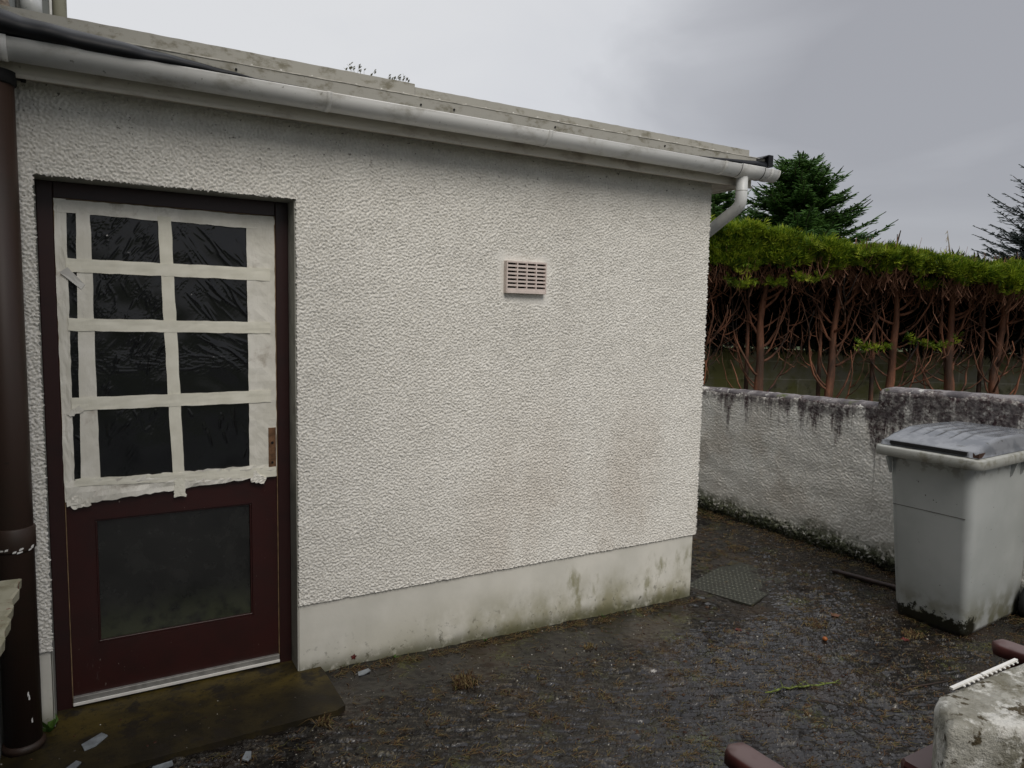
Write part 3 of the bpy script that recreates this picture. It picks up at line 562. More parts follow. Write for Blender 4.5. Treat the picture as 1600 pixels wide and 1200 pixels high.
# ================================================================== GARDEN WALL
gw = empty('garden_wall', (4.06, 0, -.08), 'white roughcast garden wall with black runs under its stepped coping', 'wall')
sg = .0075; ys = np.arange(-3.4, 4.6, sg); zs = np.arange(0., 1.30, sg); YY, ZZ = np.meshgrid(ys, zs)
c = band(YY.shape, sg, .0095, .024, 41); c2 = band(YY.shape, sg, .03, .12, 42); g = band(YY.shape, sg, .2, .9, 43)
tops = np.where(ys > -.105, 1.155 - .028 * (ys + .1) , 1.272 + .03 * (-.1 - ys)) + .004 * g[100] + .002 * c2[100]
T = np.clip(ZZ / 1.30, 0, 1) * (tops[None, :] - .0)
h = .0034 * np.tanh(c * 1.5 + .3) + .0006 * c2 + .0018 * g
rnd = .035 * np.clip((T - (tops[None, :] - .04)) / .04, 0, 1) ** 2
P = np.stack([-h + rnd - .02 * np.clip(1 - T / .12, 0, 1) * (1 + .4 * c2), YY, T], -1)
gridmesh('wall_face', len(ys), len(zs), P, np.ones((len(zs) - 1, len(ys) - 1), bool), MT_GWALL, gw)
k = B(); k.box(.006, -.1, -.05, .15, 4.6, 1.03); k.box(.006, -3.4, -.05, .15, -.101, 1.25); k.out('wall_core', MT_GWALL, gw)
def coping(y0, y1, zf, seed):
    rr = random.Random(seed); n = int((y1 - y0) / .04); k = B(); R_ = []
    for i in range(n + 1):
        y = y0 + (y1 - y0) * i / n; z = zf(y); a = rr.uniform(-.004, .004); d = .03 if i in (0, n) else 0
        R_.append([(.03, y, z - .09), (.008 + a + d * .3, y, z - .022), (.018 + a, y, z - .003 - d * .4), (.045, y, z + .008 - d * .5 + rr.uniform(-.003, .003)), (.11, y, z + .010 - d * .5 + rr.uniform(-.003, .003)), (.155 + a, y, z - .006), (.165, y, z - .03), (.15, y, z - .12)])
    return k.loft(R_)
coping(-.104, 4.6, lambda y: 1.155 - .028 * (y + .1), 1).out('coping', MT_COPING, gw, True)
coping(-3.4, -.106, lambda y: 1.272 + .03 * (-.1 - y), 2).out('coping', MT_COPING, gw, True)

# ================================================================== BLOCK WALL + HEDGE
rt = Vector((.8668, -.4986, 0)); fw = Vector((.4986, .8668, 0)); C0 = Vector((-.75, -3.194, 0)); HZ = math.atan2(rt.y, rt.x)
def hp(u, d, z=0): p = C0 + fw * d + rt * u; return Vector((p.x, p.y, z))
bw = empty('block_wall', hp(5.2, 9.0, .25), 'mossy grey concrete block wall behind the row of trunks', 'wall', None, HZ)
k = B(); k.box(-4.2, 0, 0, 4.5, .2, 1.0); k.out('block_courses', MT_BLOCK, bw); rr = random.Random(3)
k = B()
for i in range(19): x = -4.2 + i * .46; dz = rr.uniform(-.008, .008); k.box(x, -.012, 1.0 + dz, x + .45, .215, 1.055 + dz, .006)
k.out('cap_blocks', MT_BLOCK, bw)

def branch_pts(p0, ang, out, rise, n=9, j=.02, rr=random, curl=1.8):
    pts = []; ph = rr.random() * 6
    for i in range(n + 1):
        t = i / n; r = out * (1 - (1 - t) ** curl) ; z = rise * t ** 1.45
        pts.append((p0[0] + math.cos(ang + .25 * math.sin(t * 3 + ph)) * r + rr.uniform(-j, j) * t, p0[1] + math.sin(ang + .25 * math.sin(t * 3 + ph)) * r + rr.uniform(-j, j) * t, p0[2] + z))
    return pts
def sprays(n, place, size, updir, seed, nl=5, w=.010, curve=.3):
    """feathery flat sprays: each one connected fan of narrow leaflets"""
    r = np.random.default_rng(seed); V = []; F = []; base = 0
    pos = place(r, n); d = updir(r, pos); d /= np.linalg.norm(d, axis=1)[:, None]
    s_ = size * r.uniform(.55, 1.35, n); a = np.cross(d, r.standard_normal((n, 3))); a /= np.linalg.norm(a, axis=1)[:, None]
    nn = np.cross(d, a)
    vs = [pos]; 
    fr = []
    # spine root is vertex 0; leaflets share it
    for l in range(nl):
        t = l / (nl - 1) - .5 if nl > 1 else 0; L_ = s_ * (1 - abs(t) * .7)
        dirv = d + a * (t * 1.5)[..., None] if False else d + a * (t * 1.5)
        tip = pos + dirv * L_[:, None] + nn * (s_ * curve * r.uniform(-.5, .8, n))[:, None]
        mid = pos + dirv * (L_ * .5)[:, None] + (a * (1 if l % 2 else -1) + nn * .4) * (w * s_ / size)[:, None]
        vs += [mid, tip]; fr.append((0, 1 + 2 * l, 2 + 2 * l))
    m_ = 1 + 2 * nl; V = np.stack(vs, 1).reshape(-1, 3); F = (np.arange(n)[:, None, None] * m_ + np.array(fr)[None]).reshape(-1, 3)
    return V, F
US = [2.05, 2.79, 3.61, 4.21, 4.87, 5.43, 6.15, 6.85, 1.3]
def crown_top(u): return float(np.interp(u, [1.5, 2.1, 2.5, 2.95, 3.6, 4.25, 5.2, 7], [2.66, 2.64, 2.60, 2.47, 2.40, 2.31, 2.22, 2.14]))
def crown_bot(u): return float(np.interp(u, [1.5, 2.3, 2.9, 3.6, 4.25, 5.2, 7], [2.26, 2.26, 2.29, 2.31, 2.24, 2.14, 2.08]))
HLAB = ['hedge tree mostly hidden behind the white corner of the extension', 'leftmost fully visible reddish trunk of the trimmed hedge, beside the white downpipe', 'reddish hedge trunk standing above the lower part of the garden wall near its step', 'hedge tree with paired trunk directly above the step in the garden wall', 'hedge tree with dark wet trunk standing behind the lid of the bin', 'hedge tree nearest the right edge with a full trunk in view', 'hedge tree just past the right edge of the photo', 'hedge tree farthest right, outside the photo', 'hedge tree farthest left, wholly behind the extension']
for ti, u in enumerate(US):
    rr = random.Random(100 + ti); base_z = .28
    p = hp(u, 8.0, base_z); tr = empty('hedge_tree', p, HLAB[ti], 'tree', 'bare-stemmed conifers trimmed into a hedge', HZ)
    lean = rr.uniform(-.06, .06); k = B(); ht = crown_bot(u) - base_z + .12
    R0 = (.054, .060, .054, .056, .062, .060, .058, .058, .058)[ti]
    def tp(t): return (lean * t + .030 * math.sin(t * 6 + ti * 1.7) + .012 * math.sin(t * 15 + ti), .02 * math.sin(t * 7 + ti * 2), ht * t)
    k.tube([tp(i / 14) for i in range(15)], [R0 * (1.25 - .25 * min(1, i / 3)) * (1 - .70 * (i / 14) ** 1.2) * (1 + .10 * rr.uniform(-1, 1)) for i in range(15)], 12)
    R0 *= 1.0
    if ti in (1, 2, 3, 5):
        k.tube([(-.02, .08, 0), (-.11, .10, .3), (-.13, .08, 1.0), (-.16, .04, 1.75)], [.032, .028, .022, .014], 8)
    ends = []
    nb = 15
    for i in range(nb):
        t0 = .18 + .70 * (i / nb) + rr.uniform(-.02, .02); p0 = tp(t0); a = rr.uniform(0, 2 * PI)
        if i % 3: a = (0 if i % 2 else PI) + rr.uniform(-.55, .45)
        elif rr.random() < .5: a = -abs(a % PI)       # more of them towards the front
        o_ = rr.uniform(.16, .44); z_end = min(ht - .03 + rr.uniform(-.32, .06), p0[2] + rr.uniform(.45, 1.0)); r0 = rr.uniform(.010, .0185)
        pts = branch_pts(p0, a, o_, max(.15, z_end - p0[2]), 9, .022, rr, rr.uniform(1.5, 2.3)); k.tube(pts, [r0 * (1 - .68 * q / 9) for q in range(10)], 6)
        ends.append((pts, a, r0))
        for q in range(rr.randint(1, 2)):
            s0 = rr.randint(3, 8); a2 = a + rr.uniform(-.8, .8); pt = pts[s0]
            pp = branch_pts(pt, a2, rr.uniform(.10, .32), max(.08, min(ht + .02 - pt[2], rr.uniform(.18, .55))), 6, .016, rr); k.tube(pp, [r0 * .5 * (1 - .6 * q_ / 6) for q_ in range(7)], 4); ends.append((pp, a2, r0 * .5))
    k.out('trunk', MT_BARK, tr, True)
    # fine dead twigs under the green
    k = B(); zt = crown_bot(u) - base_z
    for i in range(820):
        x = rr.uniform(-.44, .44); y = rr.uniform(-.62, .45); z = zt - abs(rr.gauss(0, .13)) - .02; a = rr.uniform(0, 2 * PI); L_ = rr.uniform(.08, .28)
        k.tube([(x, y, z), (x + math.cos(a) * L_ * .35, y + math.sin(a) * L_ * .35, z + L_ * .45), (x + math.cos(a) * L_ * .45, y + math.sin(a) * L_ * .5, z + L_)], [.0042, .003, .0016], 3, False)
    for i in range(70):
        x = rr.uniform(-.44, .44); y = rr.uniform(-.05, .6); z = rr.uniform(.8, zt); a = rr.uniform(0, 2 * PI); L_ = rr.uniform(.15, .4)
        k.tube([(x, y, z), (x + math.cos(a) * L_ * .5, y + math.sin(a) * L_ * .5, z + L_ * .3), (x + math.cos(a) * L_ * .7, y + math.sin(a) * L_ * .7, z + L_ * .8)], [.005, .004, .002], 3, False)
    k.out('dead_twigs', MT_TWIG, tr)
    # green crown: a trimmed slab of sprays, bulging at the front
    hw = .46 if ti < 7 else .6
    def place(r, n, u=u, hw=hw):
        x = r.uniform(-hw, hw, n); bt = np.array([crown_bot(u + q) for q in x]) - .28; tpz = np.array([crown_top(u + q) for q in x]) - .28
        zz = r.random(n); y = r.uniform(-.72, .75, n); m_ = r.random(n)
        y = np.where(m_ < .55, -.66 - .07 * np.sin(x * 7 + u * 3) + .10 * np.abs(r.standard_normal(n)), y); zz = np.where(m_ > .62, 1 - .12 * r.random(n), zz)
        lump = .03 * np.sin(x * 9 + u * 5) + .02 * np.sin(x * 23 + y * 9) - (1 - zz) * np.where(r.random(n) < .25, .16 * r.random(n) * (.5 + .5 * np.sin((x + u) * 14)), 0) + zz * np.where(r.random(n) < .05, .07 * r.random(n), 0)
        z = bt + (tpz - bt) * zz + lump - .04 * (y < -.6)
        return np.stack([x, y, z], 1)
    def upd(r, pos):
        d = r.standard_normal((len(pos), 3)) * .45; d[:, 2] += .75; d[:, 1] -= np.where(pos[:, 1] < -.45, .75, 0); return d
    V, F = sprays(7200, place, .085, upd, 200 + ti, 5, .009); cr_ = link('crown', V, F, MT_HEDGE, tr)
    # dark inner and rear foliage
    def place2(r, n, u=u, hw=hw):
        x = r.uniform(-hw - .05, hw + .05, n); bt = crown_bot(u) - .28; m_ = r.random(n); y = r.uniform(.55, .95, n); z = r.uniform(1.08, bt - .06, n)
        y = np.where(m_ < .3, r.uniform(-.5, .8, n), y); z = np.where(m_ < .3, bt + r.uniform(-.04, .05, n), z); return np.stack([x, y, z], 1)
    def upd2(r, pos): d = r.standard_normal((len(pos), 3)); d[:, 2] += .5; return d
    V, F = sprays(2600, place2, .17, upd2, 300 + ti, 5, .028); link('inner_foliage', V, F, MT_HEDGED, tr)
    # a few green shoots hanging below
    shoots = {1: [(.24, -.62, 1.80, .055), (-.10, -.6, 1.76, .03), (-.45, -.62, 1.74, .05)], 2: [(.22, -.4, 1.10, .06)], 3: [(.12, -.5, 1.78, .05)], 4: [(-.35, -.3, 1.14, .09)], 5: [(-.10, -.6, 1.74, .06)]}.get(ti, [])
    if shoots:
        for (sx, sy, sz, sr) in shoots:
            V, F = sprays(90, lambda r, n, c_=(sx, sy, sz), q=sr: np.array(c_) + (lambda t_: np.stack([q * 3.2 * t_, .02 + 0 * t_, q * 1.1 * t_ ** 2], 1))(r.uniform(-1, 1, n)) + r.standard_normal((n, 3)) * .016, .06, lambda r, pos: r.standard_normal((len(pos), 3)) * .6 + np.array([.3, -.3, .3]), 400 + ti + int(sx * 100), 5, .007)
            link('green_shoot', V, F, MT_HEDGE, tr)

# ================================================================== SPRUCES
def spruce(u, d, ztop, rad, label, seed, mat, dens=1.0, step=.17, zmin=.0, bare=0, name='spruce_tree'):
    rr = random.Random(seed); tr = empty(name, hp(u, d, -.16), label, 'tree'); tr.rotation_euler.z = HZ; H_ = ztop + .16
    k = B(); k.tube([(rr.uniform(-.02, .02) * (i > 0), rr.uniform(-.02, .02), H_ * i / 10) for i in range(11)], [.10 * (1 - i / 10.6) + .006 for i in range(11)], 8)
    V = []; F = []
    def needle(p, q, w):
        p = Vector(p); q = Vector(q); t = (q - p); 
        if t.length < 1e-4: return
        a = t.normalized().cross(Vector((0, 0, 1)));  a = a.normalized() if a.length > .01 else Vector((1, 0, 0)); c = Vector((0, 0, 1))
        n0 = len(V); m1 = p + t * .35; m2 = p + t * .7
        V.extend([p, m1 + a * w, m2 + a * w * .75, q, m2 - a * w * .75, m1 - a * w, m1 + c * w * .8, m2 + c * w * .6])
        F.extend([(n0, n0 + 1, n0 + 6), (n0 + 1, n0 + 2, n0 + 7), (n0 + 1, n0 + 7, n0 + 6), (n0 + 2, n0 + 3, n0 + 7), (n0, n0 + 6, n0 + 5), (n0 + 5, n0 + 6, n0 + 7), (n0 + 5, n0 + 7, n0 + 4), (n0 + 4, n0 + 7, n0 + 3)])
    z = H_ - .22
    needle((0, 0, H_ - .28), (0, 0, H_ + .02), .014)
    while z > zmin:
        f = (H_ - z) / H_; Lm = rad * min(1, f * 2.3) ** .72; nb = rr.randint(9, 12)
        for b_ in range(nb):
            a = 2 * PI * b_ / nb + rr.uniform(-.4, .4); L_ = Lm * rr.uniform(.72, 1.05) + .06; z0 = z + rr.uniform(-.06, .06); up = rr.uniform(.0, .30) * (1.25 - f)
            pts = []
            for i in range(7):
                t = i / 6; pts.append((math.cos(a) * L_ * t, math.sin(a) * L_ * t, z0 + L_ * (up * t + (.22 - .1 * f) * t * t - .05 * math.sin(t * 3))))
            k.tube(pts, [.014 * (1 - .8 * i / 6) * (.4 + L_ * .6) + .002 for i in range(7)], 4, False)
            n_t = int(L_ / .050 * dens) + 2
            for i in range(n_t):
                t = (.12 if bare == 0 else .25) + (.9 - .12) * (i / n_t); ii = min(5, int(t * 6)); ft = t * 6 - ii
                p = [pts[ii][q] * (1 - ft) + pts[ii + 1][q] * ft for q in range(3)]
                for sgn in (-1, 1):
                    if rr.random() < bare: continue
                    aa = a + sgn * rr.uniform(.6, 1.1); tl = (L_ * .42 * (1.05 - t) + .06) * rr.uniform(.6, 1.1)
                    q_ = (p[0] + math.cos(aa) * tl, p[1] + math.sin(aa) * tl, p[2] + tl * rr.uniform(.0, .45)); needle(p, q_, .017)
                    if tl > .14:
                        for s2 in range(int(tl / .07)):
                            u_ = (s2 + 1) / (tl / .07 + 1); b2 = aa + rr.choice((-1, 1)) * rr.uniform(.5, 1.0); bl = tl * .4 * (1.1 - u_) + .03; r_ = [p[i_] + (q_[i_] - p[i_]) * u_ for i_ in range(3)]
                            needle(r_, (r_[0] + math.cos(b2) * bl, r_[1] + math.sin(b2) * bl, r_[2] + bl * rr.uniform(.1, .5)), .015)
            for i in range(3, 6): needle(pts[i], pts[i + 1], .018)
        z -= step * rr.uniform(.75, 1.15) * (.55 + .6 * min(1, f * 2))
    k.out('trunk', MT_SPRBARK, tr, True)
    link('crown', np.array([tuple(v) for v in V]), np.array(F), mat, tr)
    return tr
spruce(4.66, 12.0, 4.40, 1.55, 'broad dark green spruce rising behind the hedge right of the gutter end', 1, MT_SPRUCE, 1.0, .16, 1.6)
spruce(3.75, 13.5, 4.10, 1.6, 'smaller spruce showing in the gap between wall corner and white downpipe', 2, MT_SPRUCE, .9, .17, 1.7)
spruce(11.9, 16.0, 4.15, 1.8, 'sparse blue-grey spruce poking above the hedge at the right edge', 3, MT_BLUES, .8, .24, 1.7, .25)
spruce(13.2, 16.2, 6.2, 2.5, 'tall blue-grey spruce whose branch tip reaches in at the right edge', 4, MT_BLUES, .6, .3, 2.6, .35)
# stems above the hedge
k = B(); b0 = hp(6.05, 11.5); k.tube([(b0.x, b0.y, 1.9), (b0.x - .01, b0.y, 2.6), (b0.x + .03, b0.y, 2.9), (b0.x + .07, b0.y - .02, 3.12)], [.02, .018, .014, .008], 6); k.tube([(b0.x + .03, b0.y, 2.9), (b0.x + .02, b0.y, 3.06)], [.01, .006], 5)
k.box(b0.x - .02, b0.y - .02, -.16, b0.x + .02, b0.y + .02, 1.9)
tag(k.out('bare_stem', MT_SPRBARK), 'bare forked grey stem sticking up between the spruce and the hedge top', 'stem')
pg = empty('pampas_grass', hp(7.05, 11.5, -.16), 'thin arching grass plumes standing above the hedge top', 'grass plant')
k = B(); rr = random.Random(4); rx, ry = rt.x, rt.y
for q, (du, h_, bd, w_) in enumerate(((0, 3.13, -.20, .012), (-.04, 2.9, .05, .008), (-.55, 2.82, -.22, .006))):
    pts = [(rx * (du + bd * (t / 8) ** 3), ry * (du + bd * (t / 8) ** 3), .16 + h_ * (t / 8) ** .9) for t in range(9)]; k.tube(pts, [w_] * 5 + [w_ * 1.3, w_ * 1.5, w_, .002], 5)
    if q == 0:
        for i in range(40): t = rr.uniform(6, 8); i0 = int(min(7, t)); p_ = [pts[i0][j] + (pts[i0 + 1][j] - pts[i0][j]) * (t - i0) for j in range(3)]; s_ = rr.uniform(-.1, .02); k.tube([p_, (p_[0] + rx * s_ * .5, p_[1] + ry * s_ * .5, p_[2] - rr.uniform(.02, .12))], [.004, .001], 3, False)
k.out('plume', simple("pampas_straw", (.28, .24, .17), .8, .2), pg)

# ================================================================== WHEELIE BIN
def rrect(cx, cy, w_, d_, r, z, n=5):
    pts = []
    for (sx, sy, a0) in ((1, 1, 0), (-1, 1, PI / 2), (-1, -1, PI), (1, -1, 3 * PI / 2)):
        for i in range(n + 1): a = a0 + PI / 2 * i / n; pts.append((cx + sx * (w_ / 2 - r) + r * math.cos(a), cy + sy * (d_ / 2 - r) + r * math.sin(a), z))
    return pts
# local: -x is the front (lid opening), x depth, y width ; centre from corner fits
bn = empty('wheelie_bin', (3.612, -.935, -.090), 'pale grey wheelie bin with closed grey lid standing against the white garden wall', 'bin', None, math.radians(4))
body = B(); lv = [(.012, .69, .375, .035), (.04, .70, .395, .04), (.35, .735, .42, .045), (.80, .788, .445, .05), (.965, .815, .46, .05), (1.005, .82, .465, .05)]
def cxz(z): return .090 - .085 * z
body.loft([rrect(cxz(z), 0, dx_, dy_, r, z) for z, dx_, dy_, r in lv]); bo = body.out('body', MT_BINB, bn, True)
k = B(); k.loft([rrect(cxz(1), 0, .835, .475, .05, .985), rrect(cxz(1), 0, .92, .560, .05, .990), rrect(cxz(1), 0, .935, .575, .055, .993), rrect(cxz(1), 0, .935, .575, .055, 1.037), rrect(cxz(1), 0, .928, .568, .055, 1.044), rrect(cxz(1), 0, .82, .46, .05, 1.046)]); k.out('rim', MT_BINR, bn, True)
for y in (.205,): B().raw([(-.41, y - .006, .985), (-.41, y + .006, .985), (-.395, y + .006, .89), (-.395, y - .006, .89), (-.455, y - .006, .985), (-.455, y + .006, .985), (-.40, y + .006, .885), (-.40, y - .006, .885)], [(0, 4, 7, 3), (1, 2, 6, 5), (4, 5, 6, 7), (3, 7, 6, 2)]).out('rim_gusset', MT_BINB, bn)
for x in (.06, .19): k = B(); k.raw([(x - .006, -.232, .985), (x + .006, -.232, .985), (x + .005, -.228, .90), (x - .005, -.228, .90), (x - .006, -.262, .985), (x + .006, -.262, .985), (x + .004, -.236, .90), (x - .004, -.236, .90)], [(4, 5, 6, 7), (0, 4, 7, 3), (1, 2, 6, 5), (3, 7, 6, 2)]); k.out('rim_rib', MT_BINB, bn)
k = B(); k.box(-.3590, -.19, .698, -.34, .20, .7020); k.out('moulding_line', simple('dirty_line', (.12, .12, .11), .7, .2), bn)
# lid: domed, ridged, with recessed front grip
k = B(); nxl, nyl = 60, 49; Vv = []; Lx0, Lx1, Ly = -.368, .48, .255
def lidz(x, y):
    t = (x - Lx0) / (Lx1 - Lx0); s_ = y / Ly; ez = min(1, (1 - abs(s_)) / .08); ef = min(1, t / .10)
    top = .040 + .048 * min(1, t / .30) ** .85 - .02 * max(0, t - .5)
    e = math.sin(ez * PI / 2) * math.sin(min(1, ef) * PI / 2) ** .6
    rg = .006 * (1 if (abs(((y + .245) * 100 / 7) % 1 - .5) < .18) else 0) * (1 if .12 < t < .8 and abs(s_) < .78 else 0)
    return 1.050 + .024 + (top - .024) * e + rg
for i in range(nxl):
    for j in range(nyl): x = Lx0 + (Lx1 - Lx0) * i / (nxl - 1); y = -Ly + 2 * Ly * j / (nyl - 1); Vv.append((x, y, lidz(x, y)))
Ff = [(i * nyl + j, (i + 1) * nyl + j, (i + 1) * nyl + j + 1, i * nyl + j + 1) for i in range(nxl - 1) for j in range(nyl - 1)]
loop = [i * nyl for i in range(nxl)] + [(nxl - 1) * nyl + j for j in range(1, nyl)] + [i * nyl + nyl - 1 for i in range(nxl - 2, -1, -1)] + [j for j in range(nyl - 2, 0, -1)]
nb_ = len(Vv); Vv += [(Vv[i][0] * 1.01, Vv[i][1] * 1.02, 1.048) for i in loop]; L_ = len(loop)
Ff += [(loop[i], nb_ + i, nb_ + (i + 1) % L_, loop[(i + 1) % L_]) for i in range(L_)] + [tuple(range(nb_, nb_ + L_))]
lid = link('lid', Vv, Ff, MT_LID, bn, True); lid.location.x = -.052
k = B(); k.raw([(-.3775, -.205, 1.058), (-.3775, .205, 1.058), (-.3775, .205, 1.076), (-.3775, -.205, 1.076), (-.33, -.205, 1.058), (-.33, .205, 1.058), (-.33, .205, 1.076), (-.33, -.205, 1.076)], [(0, 1, 2, 3), (0, 4, 5, 1), (3, 2, 6, 7)]); k.out('grip_slot', MT_DARK, lid)
k = B(); k.raw([(-.3765, -.2610, 1.052), (-.3765, -.232, 1.052), (-.3765, -.232, 1.080), (-.3765, -.245, 1.066), (-.3765, -.2610, 1.077), (-.344, -.2625, 1.052), (-.324, -.2635, 1.066), (-.309, -.2625, 1.078), (-.344, -.2615, 1.077)], [(0, 1, 2, 3, 4), (0, 4, 8, 5), (5, 8, 7, 6)]); k.out('worn_corner', MT_LIDBROWN, lid)
k = B(); k.tube([(.455, -.20, 1.06), (.455, .20, 1.06)], .014, 10); k.tube([(.455, -.20, 1.06), (.42, -.20, 1.05)], .014, 8); k.tube([(.455, .20, 1.06), (.42, .20, 1.05)], .014, 8); k.out('handle_bar', MT_BINB, bn, True)
for y in (-.25, .25):
    wh = B(); wh.tube([(.415, y - .022, .10), (.415, y - .018, .10), (.415, y + .018, .10), (.415, y + .022, .10)], [.09, .10, .10, .09], 28); wo = wh.out('wheel', MT_RUBBER, bn, True)
    B().tube([(.415, y - .026, .10), (.415, y + .026, .10)], .05, 20).out('hub', MT_BIN, wo)
B().tube([(.415, -.23, .10), (.415, .23, .10)], .011, 8).out('axle', MT_DARK, bn)

# ================================================================== YARD OBJECTS
# tread plate
dc = empty('drain_cover', (2.93, .05, -.083), 'greenish chequered metal drain cover let into the yard beside the wall corner', 'drain cover', None, math.radians(27))
dc.rotation_euler = (0, 0, math.radians(18))
k = B(); k.box(-.36, -.225, -.02, .34, .225, .007); k.out('plate', MT_GRATE, dc); k = B(); rr = random.Random(8)
for i in range(27):
    for j in range(15):
        x = -.345 + i * .0265; y = -.21 + j * .030 + (.015 if i % 2 else 0)
        if y > .215 or abs(y) > .225 - max(0, x - .08) * .62 or (x > .05 and rr.random() < (x - .05) * 2.6): continue
        a = .5 if i % 2 else -.5; c_, s_ = math.cos(a), math.sin(a)
        pts = [(x + c_ * u_ - s_ * v_, y + s_ * u_ + c_ * v_) for u_, v_ in ((-.0135, 0), (0, -.0045), (.0135, 0), (0, .0045))]; n0 = len(k.v)
        k.v += [(px, py, .0071) for px, py in pts] + [(x, y, .0105)]; k.f += [(n0, n0 + 1, n0 + 4), (n0 + 1, n0 + 2, n0 + 4), (n0 + 2, n0 + 3, n0 + 4), (n0 + 3, n0, n0 + 4)]
k.out('tread_studs', MT_GRATEHI, dc)
# pipe on the ground
p0 = Vector((3.62, -.135, -.062)); p1 = Vector((3.70, -.50, -.060)); d_ = (p1 - p0).normalized()
k = B(); k.tube([p0, p0 + d_ * .02, p0 + d_ * .4, p0 + d_ * 1.0], [.014, .017, .0165, .017], 14); tag(k.out('old_pipe', MT_OLDPIPE, None, True), 'length of brown pipe lying on the ground behind the bin', 'pipe')
# bench
be = empty('garden_bench', (1.10, -2.3, -.04), 'dark red painted garden bench behind the stone pier, both rounded arm ends showing', 'bench')
def arm(x):
    k = B(); R_ = []
    for i in range(25):
        y = .245 - i * .02; s_ = i * .02; hw_ = .036 * math.sqrt(max(0, 1 - max(0, 1 - s_ / .038) ** 2)) + .001; t_ = .026 if i else .012
        zc = .688 - .012 * math.cos(s_ * 6)
        R_.append([(x + hw_ * cx_, y, zc + t_ * cz_ * .8) for cx_, cz_ in ((-1, -.8), (-.85, -1), (.85, -1), (1, -.8), (1, .5), (.8, .85), (.4, 1), (-.4, 1), (-.8, .85), (-1, .5))])
    k.loft(R_); k.out('armrest', MT_BENCH, be, True)
arm(-.575); arm(.61)
for x in (-.575, .61):
    B().box(x - .022, .13, 0, x + .022, .18, .655, .004).out('leg', MT_BENCH, be); B().box(x - .022, -.235, 0, x + .022, -.185, .90, .004).out('leg', MT_BENCH, be)
for i in range(4): B().box(-.60, -.15 + i * .085, .40, .61, -.085 + i * .085, .42, .004).out('seat_slat', MT_BENCH, be)
for z in (.55, .68, .81): B().box(-.553, -.222, z, .563, -.20, z + .06, .005).out('back_slat', MT_BENCH, be)
B().box(-.625, -.245, .875, .65, -.19, .915, .012).out('top_rail', MT_BENCH, be)
# stone pier
def lumpy(poly, z0, z1, seed, step=.012):
    """block from a footprint, resampled, with rounded lumpy stone surface"""
    n = len(poly); ring = []
    for i in range(n):
        a = Vector((*poly[i], 0)); b_ = Vector((*poly[(i + 1) % n], 0)); mth = max(2, int((b_ - a).length / step))
        for q in range(mth): ring.append(a.lerp(b_, q / mth))
    m_ = len(ring); cc = sum(ring, Vector()) / m_
    for _ in range(1): ring = [(ring[i - 1] + ring[i] * 2 + ring[(i + 1) % m_]) / 4 for i in range(m_)]
    from mathutils import noise as mn
    R_ = []; zs = [z0 + (z1 - z0) * i / 60 for i in range(61)]
    def dsp(p): return .012 * mn.noise(p * 9 + Vector((seed, 0, 0))) + .007 * mn.noise(p * 24) + .003 * mn.noise(p * 60)
    for z in zs:
        rr_ = .008 * max(0, 1 - (z1 - z) / .014) ** 2; row = []
        for p in ring:
            q = Vector((p.x, p.y, z)); d = (p - cc).normalized(); row.append(q + d * (dsp(q) - rr_))
        R_.append(row)
    K = B(); rings = R_[:]
    for t in (.04, .09, .16, .25, .4, .6, .8, .95):
        row = []
        for p in R_[-1]:
            q = Vector(p).lerp(Vector((cc.x, cc.y, z1)), t); q.z = z1 + .003 + dsp(q) * .55; row.append(q)
        rings.append(row)
    K.loft(rings); return K
sp_ = lumpy([(.440, -2.582), (.520, -2.522), (.9, -2.528), (1.7, -2.53), (1.7, -2.98), (.80, -2.80)], -.05, .992, 3).out('stone_pier', MT_STONE, None, True); tag(sp_, 'lumpy whitewashed stone pier at the lower right corner, nearest the camera', 'stone pier')
k = B(); a = Vector((.566, -2.528, .998)); b_ = Vector((.800, -2.528, 1.0)); t = (b_ - a).normalized(); s_ = Vector((0, 1, 0)); u_ = Vector((0, 0, 1))
def obox(k, p, L_, w_, h_):
    v = [p + t * (L_ * i) + s_ * (w_ * j) + u_ * (h_ * q) for q in (0, 1) for i, j in ((0, 0), (1, 0), (1, 1), (0, 1))]; k.raw(v, [(3, 2, 1, 0), (4, 5, 6, 7), (0, 1, 5, 4), (1, 2, 6, 5), (2, 3, 7, 6), (3, 0, 4, 7)])
obox(k, a, .098, .0062, .004); obox(k, a + t * .102, .125, .0062, .004)
for i in range(13): obox(k, a + t * (.03 + i * .0155) - s_ * .0045, .004, .0043, .002)
tag(k.out('notched_strip', MT_WHITEP), 'thin white notched strip lying along the far edge of the stone pier', 'strip')

# twigs
k = B(); a = Vector((1.856, -1.066)); b_ = Vector((2.285, -1.139)); rr = random.Random(2); pts = []
for i in range(12):
    t = i / 11; p = a.lerp(b_, t); x, y = p.x, p.y + .018 * math.sin(t * 4); pts.append((x, y, ground(x, y) + .012))
k.tube(pts, [.003, .0042, .0052, .0042, .0050, .0040, .0050, .0038, .0045, .0036, .003, .002], 6)
for i in range(2, 11):
    p = pts[i]; an = rr.uniform(-1.4, 1.4) + (PI if rr.random() < .3 else 0); L_ = rr.uniform(.02, .07); k.tube([p, (p[0] + math.cos(an) * L_, p[1] + math.sin(an) * L_, p[2] + rr.uniform(0, .02))], [.003, .0015], 4)
tag(k.out('mossy_twig', MT_GREENTWIG, None, True), 'knobbly green mossy twig lying on the ridged wet concrete', 'twig')
k = B(); a = Vector((2.44, -1.335)); b_ = Vector((2.80, -1.37)); pts = []
for i in range(8): t = i / 7; p = a.lerp(b_, t); pts.append((p.x, p.y + .012 * math.sin(t * 5), ground(p.x, p.y) + .009))
